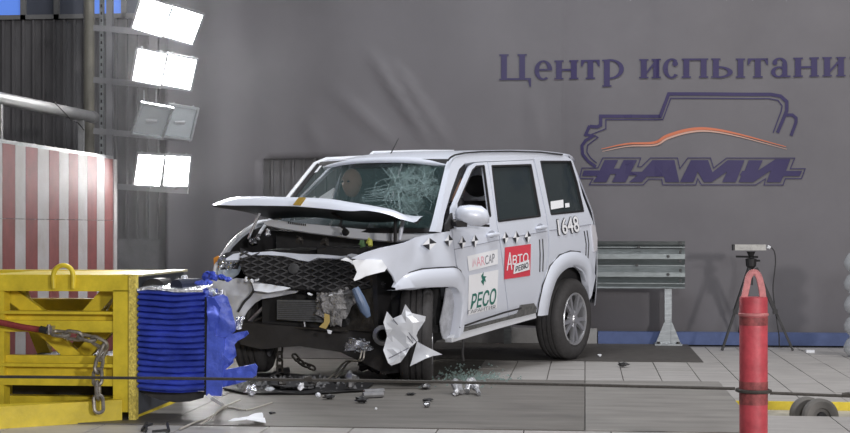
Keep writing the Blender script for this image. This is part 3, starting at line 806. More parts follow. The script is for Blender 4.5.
# ------------------------------------------------------------------ guardrail
YG = YW - .55
GR = thing('guardrail', 'galvanised corrugated guardrail on a flanged post by the backdrop', 'guardrail', (ony(668, 343, YG).x, YG, 0))
x0, x1 = ony(560, 260, YG).x, ony(684.5, 260, YG).x
def gz(zy): return ony(640, 230 + zy / 3.608, YG).z
prof = [(40, .0), (52, .012), (60, .060), (64, .060), (86, .0), (89, .0), (101, .0), (104, .0), (126, .060), (130, .060), (152, .0), (155, .0), (165, .0), (168, .0), (190, .060), (194, .060), (204, .012), (209, .0)]
for (lo_i, hi_i) in ((0, 9), (9, 18)):
    seg = prof[lo_i:hi_i] if lo_i == 0 else prof[lo_i - 1:hi_i]
    vs = []
    for zy, d in seg: vs += [(x0, YG - .10 + d, gz(zy)), (x1, YG - .10 + d, gz(zy)), (x0, YG - .094 + d, gz(zy)), (x1, YG - .094 + d, gz(zy))]
    fs = []
    for i in range(len(seg) - 1):
        a_ = 4 * i; fs += [(a_, a_ + 1, a_ + 5, a_ + 4), (a_ + 2, a_ + 6, a_ + 7, a_ + 3), (a_ + 1, a_ + 3, a_ + 7, a_ + 5), (a_, a_ + 4, a_ + 6, a_ + 2)]
    MB().add(vs, fs).build('beam', mat('rail_steel', (.24, .26, .26), .38, .75, var=.25, vscale=9, stretch=(1, 1, 6)), GR)
for (bx, by) in ((318, 95), (318, 160), (362, 48), (362, 78), (362, 112), (362, 145), (362, 182), (212, 62), (205, 127)):
    q = ony(580 + bx / 3.608, 230 + by / 3.608, YG - .105)
    MB().tube([q, q + V((0, -.012, 0))], .016, 8).build('bolt', mat('bolt_dark', (.06, .06, .06), .5, .5), GR)
pa, pb2 = ony(664.5, 300, YG), ony(671.5, 300, YG)
MB().box((pa.x, YG - .03, .02), (pb2.x, YG + .07, gz(60))).build('post', galv, GR)
q = ony(668, 343, YG)
for sx in (-1, 1):
    w0 = .035; gm = MB(); xx = q.x
    gm.hexa([(xx + sx * .03, YG - .04, .02), (xx + sx * .13, YG - .04, .02), (xx + sx * .13, YG - .03, .02), (xx + sx * .03, YG - .03, .02),
             (xx + sx * .03, YG - .04, .26), (xx + sx * .05, YG - .04, .22), (xx + sx * .05, YG - .03, .22), (xx + sx * .03, YG - .03, .26)])
    gm.build('gusset', galv, GR)
MB().box((q.x - .14, YG - .12, .008), (q.x + .14, YG + .12, .024)).build('base_plate', galv, GR)
for sx in (-.1, .1): MB().tube([(q.x + sx, YG - .08, .02), (q.x + sx, YG - .08, .045)], .016, 8).build('anchor_bolt', dirty_metal, GR)
xq = ony(600, 343, YG).x - 1.0
MB().box((xq, YG - .03, .009), (xq + .075, YG + .07, gz(60))).build('post', galv, GR)

# ------------------------------------------------------------------ tripod
ap = dep(752, 262, 14.9)
TR = thing('tripod', 'black tripod carrying a slim grey sensor box near the backdrop', 'tripod', (ap.x, ap.y, 0))
ZTR = 14.9
for (fx, fy, apx) in ((722, 351, 749.5), (737, 344, 751), (793, 351, 756)):
    ft = flo(fx, fy); t0 = dep(apx, 268, ZTR)
    md = t0.lerp(ft, .52)
    lg = MB().bar(t0, md, .042, .035); lg.build('leg', black_plastic, TR)
    MB().bar(md - (ft - md).normalized() * .05, ft + V((0, 0, .005)), .022, .022).build('lower_leg', dark_plastic, TR)
    MB().bar(md + V((0, 0, .02)), md - V((0, 0, .03)), .05, .045).build('clamp', black_plastic, TR)
MB().tube([dep(751, 252, ZTR), dep(751, 285, ZTR)], .02, 10).build('centre_column', dark_plastic, TR)
MB().lathe([(.02, 0), (.05, .03), (.055, .10), (.02, .11)], dep(751, 269, ZTR), (0, 0, 1), 14).build('shoulder', black_plastic, TR)
MB().lathe([(0, 0), (.02, .0), (.042, .05), (.045, .055), (0, .055)], dep(751, 257, ZTR), (0, 0, 1), 14).build('head', black_plastic, TR)
MB().tube([dep(736, 256.5, ZTR), dep(758, 257, ZTR)], .010, 8).build('pan_handle', black_plastic, TR)
MB().tube([dep(751, 261, ZTR), dep(760, 260.6, ZTR)], .010, 8).build('lever', black_plastic, TR)
SB = thing('sensor_box', 'slim silver instrument box with a white plug on the tripod', 'instrument', dep(752, 250.5, ZTR))
a_ = dep(733.5, 250.3, ZTR - .05); b_ = dep(765.5, 244.5, ZTR - .05)
MB().box((a_.x, a_.y - .02, a_.z), (b_.x, a_.y + .10, b_.z)).build('case', mat('case_silver', (.36, .35, .33), .45, .4, var=.3, vscale=25), SB)
MB().box((a_.x - .008, a_.y - .024, a_.z), (a_.x + .012, a_.y + .10, b_.z)).build('end_cap', black_plastic, SB)
shard(dep(769, 247, ZTR - .05), .022, white_plain, 'plug', SB, 5, flat=.9)
cabp = [dep(771, 247, ZTR), dep(774.5, 252, ZTR), dep(775.5, 262, ZTR), dep(774.5, 272, ZTR), dep(773, 290, ZTR), dep(776, 315, ZTR), dep(779, 335, ZTR), flo(781, 347.5), flo(800, 350.5), flo(811, 351)]
cb = MB().tube(smooth_path(cabp, 4), .006, 6); tag(cb.build('instrument_cable', dark_plastic), 'thin dark cable hanging from the tripod box to the floor', 'cable')
tag(MB().box(flo(806, 352.5) - V((.0, .03, 0)), flo(814, 352.5) + V((0, .03, .025))).build('cable_plug', white_plain), 'small white plug lying on the floor at the cable end', 'plug')
# ribbed translucent stack at the right edge
q = dep(862, 345, 14.2)
pr = [(0, 0)]
for i in range(5): 
    z0 = i * .20; pr += [(.12, z0 + .005), (.165, z0 + .05), (.17, z0 + .10), (.14, z0 + .16), (.11, z0 + .19)]
pr += [(.06, 1.0), (0, 1.0)]
tag(MB().lathe(pr, (q.x, q.y, 0), (0, 0, 1), 28).build('ribbed_container', mat('frosted_plastic', (.50, .52, .54), .25, alpha=.55), smooth=True), 'frosted ribbed plastic container standing near the backdrop', 'container')

# ================================================================== THE CAR
PHI, PIT, ROL = math.radians(31), math.radians(3.0), math.radians(.4)
def car_axes():
    u = cam2w(math.sin(PHI), math.cos(PHI), 0); v = cam2w(math.cos(PHI), -math.sin(PHI), 0); w = V((0, 0, 1))
    u2 = u * math.cos(PIT) + w * math.sin(PIT); w2 = w * math.cos(PIT) - u * math.sin(PIT)
    v3 = v * math.cos(ROL) - w2 * math.sin(ROL); w3 = w2 * math.cos(ROL) + v * math.sin(ROL)
    return -u2, v3, w3          # forward, left, up
FX, LY, UZ = car_axes()
hubp = flo(571.5, 358.2)        # rear left tyre contact
CO = hubp - LY * .80 + V((0, 0, .014))
CM = Matrix(((FX.x, LY.x, UZ.x, CO.x), (FX.y, LY.y, UZ.y, CO.y), (FX.z, LY.z, UZ.z, CO.z), (0, 0, 0, 1)))
CI = CM.inverted()
EL = CI @ EYEV; CR = CI.to_3x3()
def chit(px, py, p0, n):
    r = CR @ ray(px, py); n = V(n); t = (V(p0) - EL).dot(n) / r.dot(n)
    return EL + r * t
def cpx(p):
    w = CM @ V(p) - EYEV; x = w.x * CA + w.y * SA; z = -w.x * SA + w.y * CA
    return (CX + F * x / z, CY - F * w.z / z)
ST_ = [(.20, .84), (.32, .87), (.45, .90), (.7, .93), (1.0, .93), (1.2, .915), (1.34, .895), (1.9, .735), (2.2, .66)]
def S(x, z):
    y = ST_[0][1]
    for (a, b_), (c_, d_) in zip(ST_, ST_[1:]):
        if a <= z <= c_: y = b_ + (d_ - b_) * (z - a) / (c_ - a); break
        if z > c_: y = d_
    if x < -.35: y -= .10 * ((-.35 - x) / .45) ** 2
    if x > 2.55: y -= .13 * ((x - 2.55) / .7) ** 2
    return y
def side(px, py, off=0.0):
    y = .9
    for _ in range(7):
        q = chit(px, py, (0, y, 0), (0, 1, 0)); y = S(q.x, q.z) + off
    return (q.x, q.z)
car = thing('suv', 'silver crash-tested SUV with smashed front and number 1648 on its flank', 'car', (0, 0, 0))
car.matrix_world = CM
def part(mb, name, m, parent=None, smooth=35): return mb.build(name, m, parent or car, local=True, smooth=smooth)
def panel(name, outer, holes=(), m=None, off=0.0, th=.02, sp=.10, parent=None, sgn=1, fx=None, local_pts=False):
    o = outer if local_pts else [side(*p) for p in outer]; hs = holes if local_pts else [[side(*p) for p in h] for h in holes]
    vs, fs = fill2d(o, hs, sp)
    def mp(x, z, t):
        y = S(x, z) + off - t * th
        q = V((x, y * sgn, z))
        return fx(q, t) if fx else q
    mb = MB(); sheet(mb, vs, fs, mp, th)
    ob = part(mb, name, m or paint, parent, 30); ob['_o'] = 0; del ob['_o']
    return ob
# ---- side panels, outlines read off the photograph on the car's flank
q_win = [(540.5, 161.5), (570.5, 161.5), (577, 183), (583.5, 211), (551, 214.3)]
quarter = [(534.5, 158.6), (545, 157.6), (560, 157.6), (572.5, 160.5), (577.5, 175), (583, 196), (589, 212), (593, 222), (595.5, 238), (596, 255), (594.5, 275), (591, 296), (588.5, 301),
           (587, 284), (583, 272), (575, 266.5), (565, 268.5), (556, 278), (550.5, 294), (547, 312), (541, 315), (536.8, 312), (541, 291), (547.5, 266), (549.5, 245), (547, 216)]
rd_win = [(491.8, 166), (530.8, 164.8), (540.2, 216), (498.2, 221.3)]
rdoor = [(488.2, 162), (533.2, 160), (546, 216.4), (548.6, 245), (546.6, 266), (540, 291), (535.8, 309), (508.8, 315.5), (506, 290), (502.5, 258), (497.6, 226)]
fd_win = [(458, 204), (472.5, 170.5), (476.5, 166.5), (484.2, 165.8), (490.8, 216), (473, 220.5), (458, 222)]
fdoor = [(452.2, 224), (453, 208), (470.8, 166.2), (475.5, 162.8), (487.2, 162), (496.8, 226), (501.6, 258), (505.2, 290), (508, 315.8), (462.5, 327), (464.5, 300), (463.5, 285), (459, 270), (456.8, 265), (454.2, 245)]
fender = [(360, 258.5), (370, 253), (381.5, 248), (400, 242.5), (418, 237.5), (436, 233.5), (451.2, 231), (453.3, 245), (456, 266.5), (440, 267.5), (421.6, 269.2), (409, 271.5), (401, 276), (394, 283.5), (391, 276), (383.5, 262)]
frame_s = [(435, 231.5), (440, 213), (451.5, 164), (455, 157.8), (464, 154.6), (480, 153), (510, 152.3), (540, 153.2), (560, 155), (568, 156.6), (572.5, 160.3), (560, 157.5), (545, 157.5), (534, 159.4), (510, 160.6), (487, 161.4), (474, 162), (465, 163.5), (459.5, 169), (452, 190), (444.5, 216), (441.5, 232.5)]
def crumple_front(q, t):
    if q.x > 2.55: q.y += -.03 * math.sin((q.x - 2.55) * 9) + .02 * noise.noise(q * 6)
    return q
FEN = panel('front_fender', fender, (), paint, .0, .012, .08, fx=crumple_front)
FD = panel('front_door', fdoor, (fd_win,), paint, .0, .03, .09)
RD = panel('rear_door', rdoor, (rd_win,), paint, .0, .03, .09)
RQ = panel('rear_quarter', quarter, (q_win,), paint, .0, .02, .08)
SF = panel('side_frame', frame_s, (), paint, -.004, .05, .07)
# far side, mirrored
for nm, o, h in (('front_door', fdoor, (fd_win,)), ('rear_door', rdoor, (rd_win,)), ('rear_quarter', quarter, (q_win,))):
    panel(nm, o, h, paint, -.075, .03, .15, sgn=-1)
part(MB().tube([(2.60, -.845, 1.28), (1.995, -.675, 1.862), (1.80, -.69, 1.895), (1.2, -.70, 1.90), (-.2, -.68, 1.89), (-.40, -.64, 1.86)], [.015, .015, .02, .024, .024, .024], 8), 'side_frame', paint_white)
# glass
def gpanel(name, win, m, parent, off=-.018, sgn=1):
    return panel(name, win, (), m, off, .004, .2, parent, sgn)
gpanel('window_glass', rd_win, glass_dark, RD); gpanel('window_glass', q_win, glass_dark, RQ)
gw = mat('far_glass', (.50, .56, .58), .05, alpha=.18)
gpanel('window_glass', rd_win, glass_dark, None, -.09, sgn=-1); gpanel('window_glass', q_win, glass_dark, None, -.09, sgn=-1)
# window seals: dark strip round each opening
def seal(win, parent, w=.022, off=-.006, m=black_plastic):
    P = [side(*p) for p in win]; P3 = [V((x, S(x, z) + off, z)) for x, z in P]
    mb = MB()
    for i in range(len(P3)): mb.bar(P3[i], P3[(i + 1) % len(P3)], .016, w, (0, 1, 0))
    return part(mb, 'window_seal', m, parent)
seal(rd_win, RD); seal(q_win, RQ); seal(fd_win, FD, .016)
# dark gap where the front door frame has sprung from the pillar
panel('door_gap', [(461, 165), (470, 164.2), (470, 168), (452.5, 209), (445, 222), (443, 228), (441.5, 231), (446, 212)], (), black_plastic, -.05, .01, .1)
# belt crease: shallow ridge tape along the flank
def flank_line(pts, r, m, name, parent, off=.002):
    P = []
    for a_, b_ in zip(pts, pts[1:]):
        for k in range(4): P.append((a_[0] + (b_[0] - a_[0]) * k / 4, a_[1] + (b_[1] - a_[1]) * k / 4))
    P.append(pts[-1]); P3 = []
    for p_ in P: x, z = side(*p_); P3.append((x, S(x, z) + off, z))
    return part(MB().tube(P3, r, 6), name, m, parent)
crease_m = mat('crease', (.36, .37, .42), .45, .1)
flank_line([(454, 249.5), (475, 245), (500, 239.5)], .0035, crease_m, 'crease', FD)
flank_line([(503, 238.8), (525, 234.8), (547, 231)], .0035, crease_m, 'crease', RD)
flank_line([(549.5, 230.5), (570, 227.5), (592, 224)], .0035, crease_m, 'crease', RQ)
# gutter line
gl = [(447.5, 160.5), (450, 157.5), (454.5, 155), (464, 153), (480, 151.8), (510, 151.3), (540, 152.2), (562, 154.6)]
flank_line(gl, .008, black_plastic, 'roof_gutter', SF, .004)
# arches
def flare(name, outer, inner, off, parent, sgn=1):
    O = smooth_path([V((*p, 0)) for p in outer], 5); I = smooth_path([V((*p, 0)) for p in inner], 5)
    mb = MB(); vs = []
    n_ = len(O)
    for i in range(n_):
        a_ = side(O[i].x, O[i].y); b_ = side(I[i].x, I[i].y)
        vs += [V((a_[0], sgn * (S(*a_) + .001), a_[1])), V((a_[0] * .8 + b_[0] * .2, sgn * (S(*a_) + off), a_[1] * .8 + b_[1] * .2)),
               V((b_[0] * .85 + a_[0] * .15, sgn * (S(*b_) + off), b_[1] * .85 + a_[1] * .15)), V((b_[0], sgn * (S(*b_) + off * .5), b_[1])), V((b_[0], sgn * (S(*b_) - .05), b_[1]))]
    k = 5
    mb.add(vs, [(k * i + j, k * i + j + 1, k * (i + 1) + j + 1, k * (i + 1) + j) for i in range(n_ - 1) for j in range(k - 1)])
    o = part(mb, name, paint, parent, 50)
    return o
r_out = [(536.5, 316), (538.5, 303), (542.5, 284.5), (549.5, 266), (559, 255), (570, 251), (580, 252), (588, 258), (593, 270)]
r_in = [(546, 314.5), (547, 308), (550, 294), (555.5, 279), (564.5, 269), (574, 266.2), (582, 270), (586, 279), (588, 300)]
RFL = flare('wheel_arch_flare', r_out, r_in, .035, RQ)
f_out = [(391.5, 287), (395, 281), (403, 274), (421.6, 268.9), (440, 267.5), (454, 267), (460, 270.5), (464, 281), (465.3, 298), (460.5, 330)]
f_in = [(392, 290.5), (400, 290), (411, 289.8), (426, 287.6), (440, 287), (452, 287), (457, 291), (459.5, 299), (459, 313), (455, 338)]
FFL = flare('wheel_arch_flare', f_out, f_in, .035, FEN)
flank_line(f_out[1:], .006, black_plastic, 'arch_seam', FFL, .004); flank_line(r_out[:7], .006, black_plastic, 'arch_seam', RFL, .004)
# inner liner sheet hanging behind the front wheel
panel('arch_liner', [(452, 288), (458, 288), (463, 291), (464, 312), (461, 331), (454, 341), (449, 339), (447, 332), (446, 322), (450, 303)], (), inner_paint, -.05, .01, .08)
# sill and side step
SILL = panel('sill', [(462, 327), (508, 316), (536, 309.5), (537.5, 318), (500, 328.5), (461, 340), (453, 342.5), (452.5, 338)], (), paint_white, -.01, .06, .09)
panel('step_pad', [(462.5, 328), (508, 316.6), (517, 313), (520, 305), (533, 303.2), (536, 308), (535, 313), (500, 321.5), (460, 332.5)], (), mat('step_rubber', (.14, .14, .135), .7, var=.5, vscale=30), .01, .03, .08, SILL)
flank_line([(457, 327.5), (480, 319.5), (502, 312.5), (519, 308)], .008, black_plastic, 'step_edge', SILL, .022)
# lower rear corner under the arch: bumper end and tail lamp
panel('tail_lamp', [(590.5, 224), (594, 226), (596.3, 238), (596.2, 250), (593.5, 252), (592, 240)], (), mat('tail_lens', (.62, .60, .63), .15, coat=.5), .012, .02, .08)
# handles
for (cx_, cy_, par) in ((491.5, 234.5, FD), (540, 227.3, RD)):
    x, z = side(cx_, cy_); y = S(x, z)
    mb = MB(); mb.tube([(x + .09, y + .005, z - .004), (x + .06, y + .03, z), (x - .06, y + .03, z), (x - .09, y + .005, z - .002)], [.012, .017, .017, .012], 8)
    H_ = part(mb, 'door_handle', paint, par)
    mb = MB(); mb.sphere((x, y + .0, z), .055, (1.2, .12, .62)); part(mb, 'handle_recess', crease_m, H_)
# roof
nx, ny = 22, 18; vs = []; XRF, XRR = 2.0, -.42
for i in range(nx + 1):
    for j in range(ny + 1):
        x = XRF + (XRR - XRF) * i / nx; t = -1 + 2 * j / ny
        hw = .735 - (.085 if x > 1.6 else 0) * ((x - 1.6) / .4) - (.06 * max(0, (-.1 - x) / .3))
        z = 1.895 + .055 * (1 - abs(t) ** 2.6)
        fr = max(0, (x - 1.35) / (XRF - 1.35)); z -= .062 * fr ** 2.2
        rr_ = max(0, (-.15 - x) / .25); z -= .05 * rr_ ** 2
        vs.append((x + .05 * (1 - t * t) * (fr ** 3), (hw if t > 0 else hw - .06) * t, z))
fs = [(i * (ny + 1) + j, i * (ny + 1) + j + 1, (i + 1) * (ny + 1) + j + 1, (i + 1) * (ny + 1) + j) for i in range(nx) for j in range(ny)]
ROOF = part(MB().add(vs, fs), 'roof', paint, smooth=60)
ROOF.modifiers.new('t', 'SOLIDIFY').thickness = .03
for s in (-1,):
    part(MB().tube([(1.35, s * .52, 1.925), (1.30, s * .52, 1.950), (.4, s * .52, 1.955), (-.15, s * .52, 1.95), (-.2, s * .52, 1.92)], .012, 8), 'roof_rail', paint_white, ROOF)
# antenna on the roof front
an = chit(389, 152.5, (1.72, 0, 0), (1, 0, 0)); an.z = 1.895 + .0
an2 = V((1.60, 0, 0))
an2 = chit(398.5, 138.5, (1.5, 0, 0), (1, 0, 0))
AN = part(MB().lathe([(0, .03), (.022, .02), (.035, 0)], (an.x, an.y, an.z), (0, 0, 1), 14), 'antenna_base', black_plastic, ROOF)
part(MB().tube([an + V((0, 0, .01)), an2], [.007, .0035], 6), 'antenna_rod', black_plastic, ROOF)

# ---- windshield
WT, WB = V((1.995, 0, 1.857)), V((2.55, 0, 1.315))
WN = (WT - WB).cross(V((0, 1, 0))).normalized()
if WN.x < 0: WN = -WN
WH = (WT - WB)
def wcurve(y): return -.03 * (y / .75) ** 2
def wpt(y, t, off=0.0):
    q = WB + WH * t; return V((q.x + wcurve(y), y, q.z)) + WN * off
def wuv(px, py):
    y = 0
    q = chit(px, py, WB, WN)
    for _ in range(6):
        q = chit(px, py, WB + V((wcurve(q.y), 0, 0)), WN)
    t = (q - WB - V((wcurve(q.y), 0, 0))).dot(WH) / WH.length_squared
    return (q.y, t)
ws2 = [(-.64, .995), (-.3, 1.015), (.3, 1.015), (.675, 1.0), (.835, 0), (-.80, 0)]
vs, fs = fill2d(ws2, (), .12)
WS = MB(); sheet(WS, vs, fs, lambda y, t, k: wpt(y, t, -.006 * k), .006)
WS = part(WS, 'windshield', glass_clear, smooth=60)
bd = MB()
for a_, b_ in zip(ws2, ws2[1:] + ws2[:1]):
    n_ = 6
    for i in range(n_):
        p0 = wpt(a_[0] + (b_[0] - a_[0]) * i / n_, a_[1] + (b_[1] - a_[1]) * i / n_, .003); p1 = wpt(a_[0] + (b_[0] - a_[0]) * (i + 1) / n_, a_[1] + (b_[1] - a_[1]) * (i + 1) / n_, .003)
        bd.bar(p0, p1, .045, .010, WN)
part(bd, 'windshield_seal', black_plastic, WS)
# cracks
ck = MB(); rc = random.Random(11)
def crack(pts, w):
    P = [wuv(*p) for p in pts]; 
    for a_, b_ in zip(P, P[1:]):
        if min(a_[1], b_[1]) < .0 or max(a_[1], b_[1]) > 1.0 or max(abs(a_[0]) - .16 * (1 - a_[1]), abs(b_[0]) - .16 * (1 - b_[1])) > .62: continue
        ck.bar(wpt(*a_, .005), wpt(*b_, .005), w, .002, WN)
for (cx_, cy_, n_, R_) in ((402, 188, 26, 30), (424, 184, 24, 26), (392, 212, 14, 18)):
    rays_ = []
    for i in range(n_):
        a_ = 2 * math.pi * i / n_ + rc.uniform(-.1, .1); L_ = R_ * rc.uniform(.5, 1.15); pts = [(cx_, cy_)]
        for k in range(1, 5): 
            aa = a_ + rc.uniform(-.3, .3); pts.append((cx_ + math.cos(aa) * L_ * k / 4, cy_ + math.sin(aa) * L_ * k / 4 * .95))
        crack(pts, rc.uniform(.0015, .0045)); rays_.append(pts)
    for k in range(1, 5):
        for i in range(n_):
            if rc.random() < .45: crack([rays_[i][k], rays_[(i + 1) % n_][k]], rc.uniform(.002, .005))
crack([(402, 210), (400, 225), (408, 240)], .012); crack([(398, 190), (400, 210)], .009)
for i in range(16): 
    y0 = rc.uniform(372, 385); crack([(rc.uniform(360, 378), 190 + i * .8), (rc.uniform(385, 400), 184 + i * 1.1)], .0028)
CK = part(ck, 'crack_web', crack_m, WS, False); tag(CK, 'web of pale cracks', kind='stuff')
for (cx_, cy_, r_) in ((420, 181, 19), (404, 190, 17), (432, 192, 10), (398, 172, 10), (412, 205, 12)):   # crazed patches
    P = [(cx_ + math.cos(a_ * math.pi / 6) * r_ * (.8 + .4 * rc.random()), cy_ + math.sin(a_ * math.pi / 6) * r_ * (.7 + .4 * rc.random())) for a_ in range(12)]
    P2 = [wuv(*p) for p in P]; vs, fs = fill2d(P2, (), .05); mb = MB(); sheet(mb, vs, fs, lambda y, t, k: wpt(y, t, .004), 0)
    part(mb, 'crazed_patch', mat('crazed_glass', (.20, .29, .28), .5, alpha=.28, var=.8, vscale=14), WS)
# sticker in the glass corner
P2 = [wuv(*p) for p in ((314, 166.8), (323, 165.2), (317.5, 172.5), (309, 174.5))]
mb = MB(); sheet(mb, *fill2d(P2, (), .1), lambda y, t, k: wpt(y, t, .006), 0); part(mb, 'glass_sticker', paper, WS)
# mirror on the door
x, z = side(453, 221); 
def mir(px, py, y): q = chit(px, py, (0, y, 0), (0, 1, 0)); return q
mc = mir(472, 213.5, 1.04)
mb = MB(); mb.sphere(mc, .001)
vs = []
mb = MB()
mo = [(455.5, 216), (456.5, 209.5), (461, 206), (470, 205), (481, 206), (487, 210.5), (489, 217), (488.5, 223), (481, 225.5), (468, 225.2), (457, 222.5)]
P = [chit(px, py, mc, (.75, .66, 0)) for px, py in mo]; c0 = sum(P, V()) / len(P)
rings = [(1.0, 0.0), (1.02, .05), (.93, .10), (.7, .135), (.35, .15)]
nb = V((.75, .66, 0)); vs = []
for k, d in rings: vs += [c0 + (q - c0) * k + nb * (d - .04) for q in P]
n_ = len(P)
fs = [(r_ * n_ + i, r_ * n_ + (i + 1) % n_, (r_ + 1) * n_ + (i + 1) % n_, (r_ + 1) * n_ + i) for r_ in range(len(rings) - 1) for i in range(n_)]
fs += [tuple(range((len(rings) - 1) * n_, len(rings) * n_)), tuple(reversed(range(n_)))]
MIR = part(MB().add(vs, fs), 'side_mirror', paint, FD, 60)
mb = MB(); mb.bar(mir(456, 222, .93), mir(462, 224, 1.02), .09, .05, (0, 0, 1)); mb.bar(mir(454, 222, .92), mir(487, 225.8, 1.02), .06, .02, (0, 0, 1)); part(mb, 'mirror_foot', black_plastic, FD)
# sail triangle
panel('pillar_cover', [(446, 224), (452, 213), (453.5, 228), (446, 231)], (), dark_plastic, .004, .02, .1)

# ---- decals on the flank
def decal(name, vs, fs, qm, m, parent, off=.006):
    P = []
    for s_, t_ in vs:
        q = qm(s_, t_); x, z = side(q.x, q.y); P.append(V((x, S(x, z) + off, z)))
    return part(MB().add(P, fs), name, m, parent, False)
SQ = ([(i / 6, j / 6) for j in range(7) for i in range(7)], [(j * 7 + i, j * 7 + i + 1, j * 7 + i + 8, j * 7 + i + 7) for j in range(6) for i in range(6)])
def tdecal(body, quad, m, parent, off=.008, bold=0.0, name='lettering'):
    vs, fs = text2d(body, bold); return decal(name, vs, fs, quadmap(*quad), m, parent, off)
zz = lambda x, y: (450 + x / 8.49, 225 + y / 8.49)
lq = [(504.4, 247.4), (530.4, 244), (529.6, 275.6), (503.6, 279.4)]
LG = decal('logo_panel', *SQ, quadmap(*lq), red_ink, RD, .006)
tdecal('А', [(506.3, 252.8), (511.6, 252.0), (511.4, 269.5), (505.8, 270.6)], paper, LG, .009, .012)
tdecal('ВТО', [(511.8, 255.4), (527.6, 252.4), (527.4, 262), (511.6, 265)], paper, LG, .009, .012)
decal('logo_plate', *SQ, quadmap((513.2, 264.6), (528.2, 259.4), (528.6, 269.6), (512.4, 274)), paper, LG, .010)
tdecal('РЕВЮ', [(514.6, 266.4), (527.2, 261.9), (527.2, 267.6), (514.2, 272)], black_ink, LG, .012, .02)
AC = decal('paper_sticker', *SQ, quadmap(zz(140, 265), zz(400, 205), zz(402, 330), zz(155, 392)), paper, FD, .006)
tdecal('AR', [zz(215, 275), zz(287, 262), zz(290, 338), zz(220, 352)], pink_ink, AC, .008, .0)
tdecal('CAP', [zz(290, 262), zz(372, 240), zz(372, 315), zz(292, 337)], grey_ink, AC, .008, .0)
decal('emblem', [(0, 0), (.25, 1), (.45, .5), (.7, 1), (1, .1), (.6, .35), (.4, .1)], [(0, 1, 2), (2, 3, 4), (0, 2, 6), (2, 4, 5)], quadmap(zz(178, 285), zz(215, 277), zz(218, 350), zz(182, 360)), pale_pink, AC, .008)
z7 = lambda x, y: (430 + x / 4.706, 270 + y / 4.706)
RE = decal('paper_sticker', *SQ, quadmap(z7(180, 25), z7(320, -2), z7(312, 178), z7(176, 214)), paper, FD, .005)
tdecal('РЕСО', [z7(196, 112), z7(312, 82), z7(304, 160), z7(186, 186)], green_ink, RE, .008, .02)
tdecal('ГАРАНТИЯ', [z7(176, 190), z7(304, 164), z7(303, 180), z7(174, 208)], grey_ink, RE, .008, .0)
decal('emblem', [(.5, 0), (.1, .35), (.3, .45), (.15, .75), (.5, 1), (.45, .7), (.9, .62), (.7, .5), (.85, .2), (.55, .35)], [(0, 1, 2, 9), (2, 3, 4, 5), (5, 6, 7), (2, 5, 7, 9), (7, 8, 9)], quadmap(z7(232, 12), z7(266, 5), z7(264, 68), z7(234, 78)), green_ink, RE, .008)
# race number
nq = [(555.6, 218.6), (577.2, 214.8), (579.8, 232.4), (557.4, 236)]
tdecal('1648', nq, black_ink, RQ, .006, .055, 'number_outline'); tdecal('1648', [(556.2, 219.4), (576.6, 215.6), (579.2, 231.6), (558, 235.2)], paper, RQ, .010, .012, 'number')  # dark print outlining the white digits
# calibration markers
def marker(c, hw, hh, parent, lean=0.0):
    cx_, cy_ = c; L_, R_, T_, B_ = (cx_ - hw, cy_ + hw * .15), (cx_ + hw, cy_ - hw * .15), (cx_ + lean, cy_ - hh), (cx_ - lean, cy_ + hh)
    def tri(a_, b_, nm, m, par):
        P = []
        for q in (c, a_, b_): x, z = side(*q); P.append(V((x, S(x, z) + .012, z)))
        return part(MB().add(P, [(0, 1, 2)]), nm, m, par, False)
    M_ = tri(L_, T_, 'marker', paper, parent); tri(T_, R_, 'marker_quarter', black_ink, M_); tri(R_, B_, 'marker_quarter', paper, M_); tri(B_, L_, 'marker_quarter', black_ink, M_)
for (mx, my) in ((95, 150), (200, 135)): marker(zz(mx, my), 3.6, 6.6, FD)
for (mx, my) in ((460, 110), (553, 105), (650, 100)): marker(zz(mx, my), 3.4, 6.4, RD)
marker((428.2, 244), 7.2, 6.2, FEN); marker((447.5, 240.5), 4.5, 6.2, FEN)
# twin black stripes on the flank
for pts, par in (([(539.3, 239.5), (540, 255), (539.6, 272)], RD), ([(542.4, 239), (543.2, 255), (542.6, 271.5)], RD), ([(584, 231), (586, 244), (585.5, 262)], RQ), ([(586.8, 230.5), (588.6, 244), (587.6, 262)], RQ)):
    flank_line(pts, .009, black_ink, 'black_stripe', par, -.002)
# paper notice inside the quarter window
nq = quadmap((551.5, 201.5), (564.2, 199.6), (564.6, 207.4), (552, 209.6)); decal('window_notice', *SQ, nq, paper, RQ, -.010)
tdecal('II I II I', [(552.6, 203.4), (563.6, 201.8), (563.6, 203.4), (552.8, 205)], pink_ink, RQ, -.008) if False else None
decal('window_notice', *SQ, quadmap((566, 203.4), (570.2, 202.8), (570.6, 207), (566.4, 207.6)), paper, RQ, -.010)

